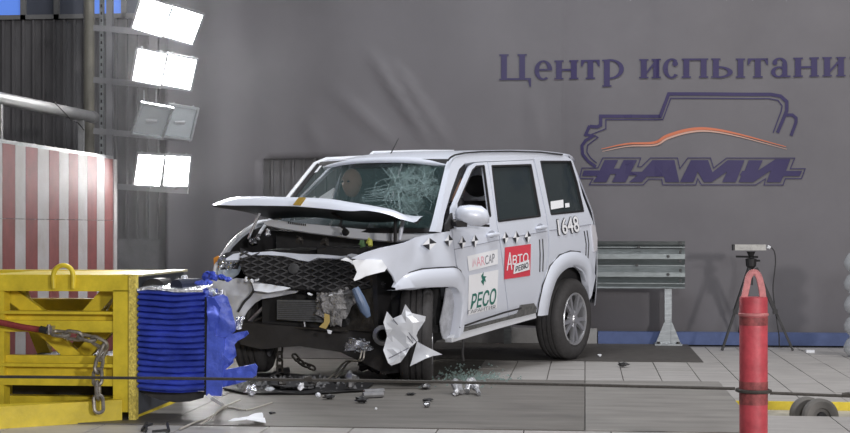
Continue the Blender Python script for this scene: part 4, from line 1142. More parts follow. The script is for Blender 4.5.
# ---- wheels
def wheel(c, axis, nm='tyre', R_=.375, parent=car, full=True):
    ax = V(axis).normalized(); c = V(c)
    w_ = .125
    prof = [(.245, w_ - .01), (.27, w_), (.315, w_ + .004), (.350, w_ - .008), (.368, w_ - .03), (R_, w_ - .045), (R_, .055), (R_ - .012, .052), (R_ - .012, .040), (R_, .037), (R_, .008), (R_ - .012, .006), (R_ - .012, -.006), (R_, -.008), (R_, -.037), (R_ - .012, -.040), (R_ - .012, -.052), (R_, -.055), (R_, -w_ + .045), (.368, -w_ + .03), (.350, -w_ + .008), (.315, -w_), (.245, -w_ + .01)]
    T_ = part(MB().lathe(prof, c, ax, 64), nm, rubber, parent, 35)
    part(MB().lathe([(.246, w_ - .012), (.240, w_ - .002), (.228, w_ - .006), (.222, w_ - .035), (.215, -.09), (.245, -w_ + .012)], c, ax, 48), 'rim', alloy, T_, 40)
    part(MB().lathe([(0, -.02), (.215, -.02)], c, ax, 32), 'brake_disc', dirty_metal, T_)
    if full:
        a_ = ax.cross(V((0, 0, 1))).normalized(); b_ = ax.cross(a_)
        sm = None
        for k in range(5):
            for dv in (-.17, .17):
                t = 2 * math.pi * k / 5 + dv * .55 + .3; t2 = 2 * math.pi * k / 5 + dv * 1.35 + .3
                p0 = c + (a_ * math.cos(t) + b_ * math.sin(t)) * .045 + ax * (w_ - .028); p1 = c + (a_ * math.cos(t2) + b_ * math.sin(t2)) * .236 + ax * (w_ - .022)
                part(MB().bar(p0, p1, .034, .03, ax), 'spoke', alloy, T_)
        part(MB().lathe([(0, w_ - .002), (.034, w_ - .004), (.042, w_ - .014), (.075, w_ - .020), (.082, w_ - .05), (0, w_ - .05)], c, ax, 28), 'hub_cap', alloy, T_, 35)
    return T_
rh = chit(574.6, 320, (0, .91, 0), (0, 1, 0)); RX = rh.x; RZ = .375
wheel((RX, .80, RZ), (0, 1, 0)); wheel((RX, -.80, RZ), (0, -1, 0), full=False)
fw = chit(417, 345, (0, .72, 0), (0, 1, 0))
fzl = .375 - (CM @ V((fw.x, .72, 0))).z + .004      # wheel pushed up into its arch
wheel((fw.x, .72, fzl), (-.56, 1, -.03))
rw = chit(226, 335, (0, -.80, 0), (0, 1, 0))
rw.x = min(rw.x, 3.0); rwz = .375 - (CM @ V((rw.x, -.8, 0))).z + .004
wheel((2.72, -.80, rwz), (.45, -1, 0), full=False)

# ---- tail: curved corners and tailgate
def tail(sgn):
    mb = MB(); vs = []; zs = [.45, .60, .8, 1.0, 1.2, 1.35, 1.5, 1.65, 1.8, 1.88]
    prow = []
    for z in zs:
        xe = -.31 if z < 1.3 else -.31 + (z - 1.3) * .28
        y0 = S(-.2, z)
        for k in range(6):
            a = k / 5; prow.append((xe - .02 - .30 * math.sin(a * math.pi / 2) * .95, sgn * (y0 - .01 - .22 * a ** 1.3), z))
    mb.add(prow, [(i * 6 + j, i * 6 + j + 1, (i + 1) * 6 + j + 1, (i + 1) * 6 + j) for i in range(len(zs) - 1) for j in range(5)])
    return part(mb, 'tail_corner', paint)
for s in (1, -1): tail(s)
tg = MB(); tg.hexa([(-.62, -.70, .45), (-.60, -.70, .45), (-.60, .70, .45), (-.62, .70, .45), (-.48, -.55, 1.88), (-.44, -.55, 1.88), (-.44, .55, 1.88), (-.48, .55, 1.88)])
TG = part(tg, 'tailgate', paint)
part(MB().hexa([(-.585, -.58, 1.36), (-.575, -.58, 1.36), (-.575, .58, 1.36), (-.585, .58, 1.36), (-.53, -.50, 1.80), (-.52, -.50, 1.80), (-.52, .50, 1.80), (-.53, .50, 1.80)]), 'tailgate_glass', glass_dark, TG)
part(MB().box((-.68, -.66, .42), (-.50, .66, .66)), 'rear_bumper', dark_plastic)
# ---- floor pan, chassis, firewall, interior
part(MB().box((-.55, -.80, .50), (2.45, .80, .56)), 'floor_pan', dark_plastic)
ch_ = MB()
for s in (-.42, .42): ch_.box((-.55, s - .05, .36), (2.55, s + .05, .50))
ch_.box((-.2, -.78, .30), (.2, .78, .42)); ch_.tube([(RX, -.7, .375), (RX, .7, .375)], .055, 10); ch_.box((1.2, -.3, .30), (1.9, .1, .48))
part(ch_, 'chassis', black_plastic)
part(MB().box((2.36, -.78, .50), (2.44, .78, 1.30)), 'firewall', dark_plastic)
for s in (-1, 1):   # inner walls of the rear arches and front inner wings
    part(MB().box((RX - .45, s * .66 - .02, .42), (RX + .45, s * .66 + .02, 1.05)), 'arch_wall', black_plastic)
part(MB().box((2.44, .52, .45), (2.95, .56, 1.15)), 'inner_wing', black_plastic)
part(MB().box((2.44, -.60, .45), (3.0, -.56, 1.15)), 'inner_wing', black_plastic)
part(MB().box((2.42, .50, 1.02), (2.95, .86, 1.05)), 'arch_wall', black_plastic)
# door cards and rear shelf, dark
for s in (1, -1): part(MB().box((-.45, s * .80 - .02, .55), (2.3, s * .80 + .02, 1.30)), 'door_card', seat_m)
part(MB().box((-.42, -.76, .55), (.35, .76, 1.30)), 'boot_cover', seat_m)
db = MB(); db.hexa([(1.98, -.78, .95), (2.36, -.78, .95), (2.36, .78, .95), (1.98, .78, .95), (2.05, -.74, 1.26), (2.40, -.76, 1.30), (2.40, .76, 1.30), (2.05, .74, 1.26)])
part(db, 'dashboard', dark_plastic)
sw_c = V((1.93, .38, 1.28)); ring = []
for i in range(24):
    t = 2 * math.pi * i / 24; ring.append(sw_c + V((.19 * math.sin(t) * .42, .19 * math.cos(t), .19 * math.sin(t) * .9)))
STW = part(MB().tube(ring, .016, 8, closed=True), 'steering_wheel', black_plastic)
part(MB().lathe([(0, .01), (.06, 0), (.06, -.05), (0, -.3)], sw_c, (-.9, 0, .42), 14), 'steering_hub', black_plastic, STW)
def seat(x, y, hr=True):
    mb = MB(); mb.hexa([(x - .25, y - .25, .75), (x + .27, y - .25, .78), (x + .27, y + .25, .78), (x - .25, y + .25, .75), (x - .25, y - .25, .92), (x + .27, y - .24, .97), (x + .27, y + .24, .97), (x - .25, y + .25, .92)])
    A = part(mb, 'seat', seat_m)
    mb = MB(); mb.hexa([(x - .33, y - .24, .85), (x - .20, y - .25, .88), (x - .20, y + .25, .88), (x - .33, y + .24, .85), (x - .48, y - .20, 1.50), (x - .38, y - .21, 1.50), (x - .38, y + .21, 1.50), (x - .48, y + .20, 1.50)])
    part(mb, 'seat_back', seat_m, A)
    mb = MB(); mb.sphere((x - .46, y, 1.63), .13, (.45, 1.0, .75)); part(mb, 'headrest', seat_m, A)
seat(1.45, .38); seat(1.45, -.38)
mb = MB(); mb.hexa([(.35, -.68, .85), (.55, -.68, .85), (.55, .68, .85), (.35, .68, .85), (.22, -.62, 1.45), (.34, -.62, 1.45), (.34, .62, 1.45), (.22, .62, 1.45)])
part(mb, 'rear_seat', seat_m)
for y in (-.42, .42): mb = MB(); mb.sphere((.27, y, 1.54), .13, (.5, 1.1, .8)); part(mb, 'headrest', seat_m)

# ---- hood, popped up and buckled
tops = [(212.5, 204), (222, 200.3), (236.6, 197), (255, 196.2), (283, 197), (303, 197.4), (330, 199), (352, 202.5), (373, 205.8), (393, 210), (406.5, 216.2), (416.5, 221.6)]
lips = [(213.5, 205), (222, 205), (234, 205.4), (252, 205.4), (278, 205.8), (296, 206.3), (322, 208.4), (349, 211), (365, 210.5), (385, 213.5), (399, 218.6), (413, 222.4)]
N_ = len(tops); rows_ = []
for i in range(N_):
    f_ = i / (N_ - 1); xt = 3.13 - .36 * f_ ** 1.3
    T_ = chit(*tops[i], (xt, 0, 0), (1, 0, 0)); L_ = chit(*lips[i], (xt + .07, 0, 0), (1, 0, 0))
    B_ = V((2.50, -.76 + 1.50 * f_, 1.425 + .02 * math.sin(f_ * 7)))
    mids = [B_.lerp(T_, k) + V((0, 0, .015 * math.sin(k * math.pi) - .004)) for k in (0, .25, .5, .75, .92)]
    mids[-1] = B_.lerp(T_, .93) + V((0, 0, .001))
    rows_.append(mids + [T_, T_.lerp(L_, .5) + V((.012, 0, 0)), L_, L_ - V((.03, 0, .004))])
def dense_cols(rows_, k=4):
    cols = list(zip(*rows_)); return list(zip(*[smooth_path(list(c_), k) for c_ in cols]))
rows_ = dense_cols(rows_); m_ = len(rows_[0])
mb = MB(); mb.add([q for r_ in rows_ for q in r_], [(i * m_ + j, i * m_ + j + 1, (i + 1) * m_ + j + 1, (i + 1) * m_ + j) for i in range(len(rows_) - 1) for j in range(m_ - 1)])
HOOD = part(mb, 'hood', paint, smooth=60)
hi = MB()
hi.add([q - V((.0, 0, .022)) for r_ in rows_ for q in r_[:6]], [(i * 6 + j, i * 6 + j + 1, (i + 1) * 6 + j + 1, (i + 1) * 6 + j) for i in range(len(rows_) - 1) for j in range(5)])
part(hi, 'hood_liner', black_plastic, HOOD)
# yellow tape mark and grey emblem smudges on the hood lip
def hoodpt(px, py, x): return chit(px, py, (x, 0, 0), (1, 0, 0))
def lip_patch(pxs, m, name, x0=3.13):
    P = [hoodpt(*p, x0) for p in pxs]; c = sum(P, V()) / len(P); n_ = V((1, .1, .25)).normalized()
    mb = MB(); k = len(P); mb.add([q + n_ * .012 for q in P] + [q - n_ * .02 for q in P], [tuple(range(k)), tuple(reversed(range(k, 2 * k)))] + [(i, (i + 1) % k, k + (i + 1) % k, k + i) for i in range(k)])
    return part(mb, name, m, HOOD, False)
lip_patch([(293.5, 205), (299.5, 197.6), (305, 197.6), (299.5, 205.2)], yellow_tape, 'yellow_mark', 3.12)
# hood stays
part(MB().tube([hoodpt(248.5, 239, 3.0), hoodpt(259.5, 213, 2.95)], .011, 8), 'hood_stay', chrome, HOOD)
part(MB().tube([hoodpt(395.5, 214, 2.72), hoodpt(395, 243, 2.80)], .014, 8), 'hood_stay', black_plastic, HOOD)
part(MB().tube([hoodpt(403, 220, 2.62), hoodpt(399.5, 240, 2.66)], .016, 8), 'hinge', paint, HOOD)

# ---- cowl and wipers
def cpoly(pts, p0, n, m, name, parent=None, th=.012, sp=.06, crumple=0., seed=0., smooth=30, holes=(), bend=0.0):
    n = V(n).normalized(); u_ = V((0, 0, 1)).cross(n).normalized(); v_ = n.cross(u_); p0 = V(p0)
    def to2(p): q = chit(*p, p0, n) - p0; return (q.dot(u_), q.dot(v_))
    P = [to2(p) for p in pts]; H_ = [[to2(p) for p in h] for h in holes]
    vs, fs = fill2d(P, H_, sp); xs = [p[0] for p in P]; xm = (min(xs) + max(xs)) / 2
    def mp(x, y, t):
        d = crumple * (noise.noise(V((x * 7 + seed, y * 7, seed))) + .5 * noise.noise(V((x * 19, y * 19 + seed, 2)))) - bend * (x - xm) ** 2
        return p0 + u_ * x + v_ * y + n * (d - t * th)
    mb = MB(); sheet(mb, vs, fs, mp, th); return part(mb, name, m, parent, smooth)
COWL = cpoly([(262, 221.5), (272, 219.8), (290, 222), (340, 227), (385, 231.5), (428, 229), (432, 234), (415, 239), (395, 241.5), (350, 237.5), (310, 232.5), (280, 228), (266, 225)], (2.60, 0, 1.3), (.9, .15, .6), paint_white, 'cowl', th=.02)
vt = MB()
for i in range(9): vt.add([chit(288 + i * 2.1, 221.4 + i * .28, (2.62, 0, 1.3), (.9, .15, .6)) for _ in (0,)] + [chit(289.2 + i * 2.1, 221.6 + i * .28, (2.62, 0, 1.3), (.9, .15, .6)), chit(289.2 + i * 2.1, 223.8 + i * .28, (2.62, 0, 1.3), (.9, .15, .6)), chit(288 + i * 2.1, 223.6 + i * .28, (2.62, 0, 1.3), (.9, .15, .6))], [(0, 1, 2, 3)])
part(vt, 'vent_slots', black_plastic, COWL, False)
for (pa_, pb_, pc_) in (((340, 226), (342, 219), (332, 213)), ((346, 233), (345, 229), (341, 226))):
    part(MB().tube([chit(*pa_, (2.66, 0, 1.3), (1, 0, 0)), chit(*pb_, (2.66, 0, 1.3), (1, 0, 0)), chit(*pc_, (2.66, 0, 1.3), (1, 0, 0))], .012, 8), 'wiper_arm', black_plastic)
part(MB().lathe([(0, .03), (.025, .03), (.03, 0), (0, 0)], chit(346, 233, (2.68, 0, 1.3), (1, 0, 0)), (.8, .1, .6), 12), 'wiper_pivot', black_plastic)
# engine bay
eb = MB(); eb.box((2.44, -.56, .55), (2.92, .50, 1.06))
EB = part(eb, 'engine_block', dirty_metal)
for (c_, sx, sy, sz, m) in (((2.70, -.30, 1.12), .34, .30, .10, black_plastic), ((2.70, .12, 1.14), .30, .38, .10, dark_plastic), ((2.62, .42, 1.10), .2, .16, .16, dirty_metal), ((2.74, -.52, 1.10), .22, .14, .14, dark_plastic)):
    q = V(c_); part(MB().box(q - V((sx / 2, sy / 2, sz / 2)), q + V((sx / 2, sy / 2, sz / 2))), 'engine_cover', m, EB)
for i, (px, py, r, m) in enumerate(((258, 237, .03, foil), (268, 233, .03, foil), (253, 242, .035, chrome), (370, 243, .03, mat('yellow_cap', (.62, .62, .12), .4)), (362, 244, .03, mat('green_cap', (.12, .22, .10), .5)), (300, 240, .04, dirty_metal), (325, 242, .04, dirty_metal))):
    shard(chit(px, py, (2.86, 0, 1.1), (1, 0, 0)), r, m, 'engine_fitting', EB, 60 + i, local=True, flat=.7)
# front right wing edge and lamp
wing = [(290, 223), (262, 221.5), (250, 227), (240, 234), (229, 244.5), (221, 256), (215, 266), (213.5, 277), (220, 283), (262, 300), (292, 300)]
def wingpt(p): q = chit(*p, (0, -.87, 0), (0, 1, 0)); return (q.x, q.z)
WP = [wingpt(p) for p in wing]; vs, fs = fill2d(WP, (), .1); mb = MB(); sheet(mb, vs, fs, lambda x, z, t: V((x, -.885 + .02 * t + .06 * max(0, x - 2.9), z)), .02)
RW = part(mb, 'front_fender', paint)
mb = MB(); sheet(mb, vs, fs, lambda x, z, t: V((x - .02, -.85 + .01 * t + .06 * max(0, x - 2.9), z - .025)), .01); part(mb, 'wing_dark_face', black_plastic, RW)  # black sheet over the wing's inner face
P3 = [V((x, -.86, z)) for x, z in WP[:8]]
mb = MB()
for a_, b_ in zip(P3, P3[1:]): mb.bar(a_, b_, .07, .03, (0, 0, 1))
part(MB().tube(smooth_path(P3, 4), .017, 8), 'wing_edge', paint_white, RW)
HL = cpoly([(216, 268), (219, 258), (226, 252.5), (238, 251), (243, 256), (240, 262), (236, 272), (230, 277), (220, 276)], (3.10, -.78, 1.06), (.86, .45, .1), mat('lamp_dark', (.10, .10, .11), .4), 'headlight', th=.08)
for (px, py, r) in ((223, 262, .045), (230, 263.5, .05), (236, 259, .036)):
    q = chit(px, py, (3.13, -.78, 1.06), (.86, .45, .1)); part(MB().lathe([(0, -.02), (r * .5, -.012), (r * .9, .012), (r, .016)], q, (.86, .45, .0), 16), 'reflector', chrome, HL)
cpoly([(213.5, 258), (218, 255.5), (220, 259), (218.5, 268), (214, 267)], (3.13, -.82, 1.06), (.86, .45, .1), amber, 'indicator_lens', HL, .03)
cpoly([(217, 270), (238, 269), (240.5, 262), (243, 264), (238.5, 274), (231, 279.5), (218, 276.5)], (3.16, -.78, 1.0), (.86, .45, .1), mat('lens_rim', (.62, .72, .85), .12, .3), 'lamp_rim', HL, .02)
for i in range(9): shard(chit(219 + rnd.random() * 20, 256 + rnd.random() * 16, (3.17, -.78, 1.0), (.86, .45, .1)), .014 + .012 * rnd.random(), lens_glass if i % 2 else chrome, 'lens_fragment', HL, 80 + i, local=True)
# upper cross member
cpoly([(226, 258.5), (233, 254), (246, 251.5), (252, 252.3), (272, 251.6), (300, 253.5), (322, 254.5), (340, 255.5), (372, 257), (366, 261.5), (345, 258.5), (318, 257.8), (308, 261), (298, 259.5), (284, 255.8), (252, 254.8), (243, 257.5), (238, 260), (226, 260.5)], (3.02, 0, 1.2), (.88, .3, .35), paint, 'cross_member', th=.03, crumple=.02, seed=4)
cpoly([(347, 255), (352, 253.5), (375, 258.5), (371, 262.5), (360, 262)], (2.98, .4, 1.2), (.88, .3, .35), inner_paint, 'bracket_plate', th=.02)
# grille
GP, GN = V((3.08, -.1, 1.05)), V((.80, .35, .48)).normalized()
gout = [(240, 247.5), (252, 253), (285, 256), (300, 260), (318, 259), (345, 260), (360, 264), (372, 272), (386, 283), (384, 287), (370, 288), (345, 290), (330, 292), (310, 290), (288, 288), (262, 281), (250, 279), (243, 272), (240, 266)]
GRI = cpoly(gout, GP, GN, black_plastic, 'grille', th=.03, sp=.1)
gu = V((0, 0, 1)).cross(GN).normalized(); gv = GN.cross(gu)
def g2(p): q = chit(*p, GP, GN) - GP; return (q.dot(gu), q.dot(gv))
G2 = [g2(p) for p in gout]; lat = MB(); gx = [p[0] for p in G2]; gy = [p[1] for p in G2]
ang = math.radians(24); step = .050
for sg in (1, -1):
    d_ = V((math.cos(ang), sg * math.sin(ang))); nn = V((-d_.y, d_.x)); k = -30
    while k < 30:
        o_ = V(((min(gx) + max(gx)) / 2, (min(gy) + max(gy)) / 2)) + nn * (k * step); run_ = None; t = -1.4
        while t < 1.4:
            q = o_ + d_ * t
            if inside((q.x, q.y), G2):
                if run_ is None: run_ = q.copy()
                end_ = q.copy()
            elif run_ is not None:
                if (end_ - run_).length > .05: lat.bar(GP + gu * run_.x + gv * run_.y + GN * .012, GP + gu * end_.x + gv * end_.y + GN * .012, .012, .022, GN)
                run_ = None
            t += .012
        k += 1
part(lat, 'grille_mesh', mat('grille_plastic', (.05, .048, .049), .4), GRI, False)
em = chit(293.5, 268.5, GP + GN * .03, GN)
part(MB().lathe([(0, .006), (.035, .004), (.045, 0), (.045, -.02)], em, GN, 24), 'badge_boss', dark_plastic, GRI, 40)
# bumper cover, torn and crumpled
BUM = cpoly([(205, 283), (214, 279), (224, 281), (236, 278), (247, 279), (262, 282), (285, 287), (300, 290), (296, 293), (274, 297), (262, 299), (254, 303), (247, 311), (241, 324), (233, 322), (228, 312), (222, 303), (206, 300)], (3.24, -.5, .95), (.90, .35, .15), mat('bumper_grey', (.56, .57, .61), .4, .1, var=.2, vscale=6), 'bumper_cover', th=.01, sp=.05, crumple=.035, seed=9)
cpoly([(252, 283), (270, 284), (291, 288.5), (284, 291), (268, 292), (254, 290)], (3.27, -.4, .95), (.8, .3, .5), paint_white, 'torn_edge', BUM, th=.01, sp=.05, crumple=.04, seed=14)
part(MB().tube(smooth_path([chit(*p, (3.27, -.5, .95), (.9, .35, .15)) for p in ((252, 282), (254, 289), (250, 296), (244, 302), (238, 312))], 4), .010, 6), 'trim_strip', black_plastic, BUM)
for i, (px, py) in enumerate(((252, 281), (257, 280), (246, 279.5), (331, 295), (310, 294))): shard(chit(px, py, (3.29, -.4, .95), (.9, .35, .15)), .022, white_plain, 'broken_clip', BUM, 120 + i, local=True)
# lower front: beam, cooler, struts
RAD = cpoly([(277, 300), (324, 300.5), (324, 322.5), (300, 321), (277, 319.5)], (3.02, 0, .8), (.9, .35, 0), mat('cooler_core', (.16, .165, .17), .5, .4, var=.2, vscale=40), 'cooler', th=.06)
fin = MB()
for i in range(10): fin.bar(chit(278, 302 + i * 1.9, (3.025, 0, .8), (.9, .35, 0)), chit(323.5, 302.6 + i * 1.9, (3.025, 0, .8), (.9, .35, 0)), .004, .008, (1, 0, 0))
part(fin, 'cooling_fins', dirty_metal, RAD, False)
part(MB().tube([chit(249, 322, (3.06, 0, .8), (1, 0, 0)), chit(272, 299, (3.03, 0, .8), (1, 0, 0))], .016, 8), 'strut', steel)
part(MB().tube([chit(252, 322, (3.04, 0, .8), (1, 0, 0)), chit(276, 312, (3.0, 0, .8), (1, 0, 0))], .012, 8), 'strut', dirty_metal)
part(MB().tube([chit(305, 327, (3.03, 0, .8), (1, 0, 0)), chit(304, 318, (3.02, 0, .8), (1, 0, 0))], .009, 8), 'strut', steel)
cpoly([(238, 322), (300, 327), (345, 331), (400, 330), (404, 372), (385, 374), (340, 352), (300, 346), (262, 349), (240, 344)], (2.99, 0, .6), (.93, .3, 0), mat('lower_beam', (.035, .032, .031), .6, var=.3), 'lower_beam', th=.35, sp=.08, crumple=.03, seed=2)
part(MB().tube([chit(242, 325, (3.03, 0, .7), (1, 0, 0)), chit(300, 328, (3.03, 0, .7), (1, 0, 0)), chit(348, 331, (3.0, 0, .7), (1, 0, 0))], .010, 8), 'beam_edge', dirty_metal)
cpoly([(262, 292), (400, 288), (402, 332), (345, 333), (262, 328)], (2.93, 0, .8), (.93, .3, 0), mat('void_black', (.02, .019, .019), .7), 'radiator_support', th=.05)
# crushed corner: insulation lump, cables, tags, broken castings
def lump(px, py, r, m, name, sd, x=3.05, sc=(1, 1, 1)):
    mb = MB(); mb.sphere((0, 0, 0), 1, (1, 1, 1), 22, 14); c = chit(px, py, (x, 0, .9), (.86, .5, 0))
    for i, q in enumerate(mb.v):
        k = 1 + .5 * noise.noise(q * 2.2 + V((sd, 0, 0))) + .35 * noise.noise(q * 6 + V((0, sd, 0)))
        mb.v[i] = c + V((q.x * sc[0], q.y * sc[1], q.z * sc[2])) * (r * k)
    return part(mb, name, m, None, 15)
ins = mat('insulation', (.42, .41, .41), .75, 0, var=.5, vscale=25, bump=1.0, bscale=60)
lump(334, 303, .14, ins, 'insulation_lump', 2, 3.08, (.6, 1.0, 1.0)); lump(343, 296, .10, ins, 'insulation_lump', 7, 3.08); lump(326, 297, .07, ins, 'insulation_lump', 9, 3.08)
cpoly([(324.5, 313.5), (329.5, 315), (330, 322), (326, 329), (319, 327), (324, 322)], (3.14, .2, .8), (.86, .5, 0), mat('tan_tag', (.52, .38, .12), .6), 'cardboard_tag', th=.005)
cpoly([(327, 330), (332, 331), (331, 334), (328, 333.5)], (3.12, .2, .8), (.86, .5, 0), white_plain, 'loose_clip', th=.02)
cpoly([(340.5, 260), (346, 257.5), (352, 261), (358, 259), (382, 259.5), (387, 268), (384.5, 271.5), (366, 276), (360, 279), (354.5, 281), (353.5, 279.5), (357, 272), (354, 265.5), (349, 262)], (3.36, .75, 1.05), (.72, .65, .22), mat('glare_white', (.92, .93, .95), .5), 'bent_bracket', th=.012, sp=.05, crumple=.035, seed=3)  # lamp overexposure put into the bracket's near-white colour
part(MB().tube([chit(*p, (3.05, .5, .8), (.86, .5, 0)) for p in ((355, 288), (360, 299), (365, 310), (368.5, 317))], [.03, .04, .04, .02], 10), 'washer_hose', mat('pale_blue', (.16, .22, .34), .4))
lump(373, 281, .05, mat('green_part', (.03, .13, .08), .5), 'torn_connector', 20, 3.0); lump(378, 279, .03, mat('pink_part', (.45, .2, .2), .5), 'torn_connector', 22, 3.0)
lump(372, 290, .08, dirty_metal, 'broken_bracket', 25, 2.95); lump(360, 290, .07, dark_plastic, 'broken_bracket', 28, 3.0); lump(352, 318, .12, dark_plastic, 'broken_bracket', 31, 2.95); lump(380, 300, .08, dark_plastic, 'broken_bracket', 37, 2.9)
lump(357, 345, .085, foil, 'crushed_motor', 33, 3.05, (.9, 1.6, .6)); lump(378, 322, .10, dirty_metal, 'suspension_knuckle', 36, 2.92, (.6, .8, 1.3)); lump(447, 330, .05, foil, 'suspension_joint', 38, 2.45)
q = chit(383, 335, (2.95, .6, .6), (.86, .5, 0)); part(MB().lathe([(.04, -.02), (.075, -.02), (.08, .02), (.05, .03), (.04, .0)], q, (.86, .5, 0), 20, closed=True), 'brake_ring', steel)
lump(395, 360, .13, black_plastic, 'torn_liner', 44, 2.85, (1, .8, 1.0)); lump(375, 360, .12, black_plastic, 'torn_liner', 47, 2.9, (1, 1.1, .7))
z1 = lambda x, y: (310 + x / 6.01, 300 + y / 6.01)
SP, SN = (3.14, .85, .6), (.80, .60, .05)
SHD = cpoly([z1(*p) for p in ((465, 70), (500, 112), (550, 88), (572, 25), (612, 78), (695, 98), (690, 125), (650, 190), (642, 215), (655, 245), (600, 285), (545, 375), (490, 395), (470, 380), (440, 302), (468, 222), (442, 135))], SP, SN, paint_white, 'torn_fender_skin', th=.008, sp=.05, crumple=.07, seed=6)
cpoly([z1(*p) for p in ((645, 248), (690, 275), (795, 327), (740, 335), (690, 352), (600, 398), (625, 320))], (3.10, .9, .5), SN, paint_white, 'torn_fender_skin', th=.008, sp=.05, crumple=.05, seed=8)
for i, (a_, b_) in enumerate((((500, 115), (620, 260)), ((475, 350), (620, 275)), ((545, 140), (640, 250)))):
    part(MB().tube([chit(*z1(*a_), (3.155, .85, .6), SN), chit(*z1(*b_), (3.155, .85, .6), SN)], .004, 5), 'fold_line', grey_ink, SHD)
# dangling wire from the sill
part(MB().tube(smooth_path([chit(*p, (2.2, .8, .3), (.86, .5, 0)) for p in ((459, 331), (463, 341), (462.5, 352), (463.5, 361))], 4), .010, 6), 'dangling_cable', dark_plastic)

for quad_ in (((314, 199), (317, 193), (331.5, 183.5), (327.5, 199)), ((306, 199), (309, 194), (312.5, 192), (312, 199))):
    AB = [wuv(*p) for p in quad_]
    part(MB().hexa([wpt(*q, -.07) for q in AB] + [wpt(*q, -.05) for q in AB]), 'glass_reflection', mat('reflection_white', (.95, .95, .97), .6))  # lamp reflections in the windshield, put in as white panels
AB = [chit(*p, (0, -.62, 0), (0, 1, 0)) for p in ((337, 200), (343, 165), (347.5, 165), (346.5, 200))]
part(MB().hexa([q + V((0, -.01, 0)) for q in AB] + [q + V((0, .01, 0)) for q in AB]), 'belt_strap', mat('belt_grey', (.22, .23, .24), .7))
# ---- crash-test dummies
def dummy(label, hx, hy, hz, look, disc=True):
    t = thing('crash_test_dummy', label, 'dummy', (0, 0, 0), None); t.matrix_world = CM @ Matrix.Translation((hx - .1, hy, .95)); 
    o0 = V((hx - .1, hy, .95))
    # body: skinned chain, seated
    J = {'pelvis': (hx - .12, hy, 1.03), 'chest': (hx - .14, hy, 1.32), 'neck': (hx - .08, hy, hz - .16), 'skull': (hx - .06, hy, hz - .07),
         'shL': (hx - .12, hy + .17, 1.42), 'elL': (hx + .08, hy + .24, 1.22), 'haL': (hx + .30, hy + .17, 1.26), 'shR': (hx - .12, hy - .17, 1.42), 'elR': (hx + .08, hy - .24, 1.22), 'haR': (hx + .30, hy - .17, 1.26),
         'kL': (hx + .34, hy + .12, 1.08), 'fL': (hx + .50, hy + .12, .68), 'kR': (hx + .34, hy - .12, 1.08), 'fR': (hx + .50, hy - .12, .68)}
    rad_ = {'pelvis': .14, 'chest': .15, 'neck': .055, 'skull': .05, 'shL': .07, 'shR': .07, 'elL': .045, 'elR': .045, 'haL': .035, 'haR': .035, 'kL': .065, 'kR': .065, 'fL': .045, 'fR': .045}
    ks = list(J); E_ = [('pelvis', 'chest'), ('chest', 'neck'), ('neck', 'skull'), ('chest', 'shL'), ('shL', 'elL'), ('elL', 'haL'), ('chest', 'shR'), ('shR', 'elR'), ('elR', 'haR'), ('pelvis', 'kL'), ('kL', 'fL'), ('pelvis', 'kR'), ('kR', 'fR')]
    me = bpy.data.meshes.new('body'); me.from_pydata([tuple(V(J[k]) - o0) for k in ks], [(ks.index(a), ks.index(b)) for a, b in E_], [])
    bo = bpy.data.objects.new('body', me); COL.objects.link(bo); bo.parent = t
    bo.modifiers.new('s', 'SKIN'); bo.modifiers.new('u', 'SUBSURF').levels = 1; bo.modifiers['u'].render_levels = 1
    if len(me.skin_vertices):
        for i, k in enumerate(ks): me.skin_vertices[0].data[i].radius = (rad_[k], rad_[k])
        me.skin_vertices[0].data[0].use_root = True
    me.materials.append(mat('dummy_suit', (.10, .10, .11), .8))
    # head: face forward along local x
    mb = MB(); mb.sphere((0, 0, 0), 1, (1, 1, 1), 28, 20)
    for i, q in enumerate(mb.v):
        x, y, z = q.x * .098, q.y * .078, q.z * .125
        if q.z < -.1: x *= 1 + .12 * q.z * (1 if q.x < 0 else -.1); y *= 1 + .30 * q.z
        if q.x > 0:
            x += .030 * math.exp(-((q.y / .16) ** 2 + ((q.z + .18) / .18) ** 2))       # nose
            x -= .016 * (math.exp(-(((q.y - .38) / .2) ** 2 + ((q.z - .12) / .13) ** 2)) + math.exp(-(((q.y + .38) / .2) ** 2 + ((q.z - .12) / .13) ** 2)))
            x += .010 * math.exp(-((q.y / .3) ** 2 + ((q.z + .52) / .07) ** 2)) - .010 * math.exp(-((q.y / .3) ** 2 + ((q.z + .64) / .05) ** 2)) + .014 * math.exp(-((q.y / .28) ** 2 + ((q.z + .80) / .14) ** 2))
            x += .007 * math.exp(-((q.z - .30) / .09) ** 2) * (abs(q.y) < .75)
        p_ = V((x, y, z)); p_.rotate(Matrix.Rotation(look, 3, 'Z')); mb.v[i] = p_ + V((hx, hy, hz)) - o0
    hd = mb.build('head', skin_m, t, local=True, smooth=60)
    Rk = Matrix.Rotation(look, 3, 'Z')
    for s in (1, -1):
        e = V((.080, s * .031, .016)); e.rotate(Rk); MB().sphere(e + V((hx, hy, hz)) - o0, .013, (1, 1, .7), 10, 7).build('eye', black_ink, hd, local=True, smooth=True)
        e = V((-.005, s * .080, -.005)); e.rotate(Rk); MB().sphere(e + V((hx, hy, hz)) - o0, .03, (.6, .25, 1.0), 10, 8).build('ear', skin_m, hd, local=True, smooth=True)
        if not disc: continue
        e = V((.01, s * .084, .02)); e.rotate(Rk); f_ = V((.02, s * .095, .02)); f_.rotate(Rk); ax_ = V((0, s, 0)); ax_.rotate(Rk)
        MB().lathe([(0, .002), (.034, 0)], e + ax_ * .006 + V((hx, hy, hz)) - o0, ax_, 16).build('target_disc', mat('target_yellow', (.70, .58, .16), .5), hd, local=True)
    return t
hp_ = chit(352, 183, (0, -.36, 0), (0, 1, 0)); print('PASS head', hp_)
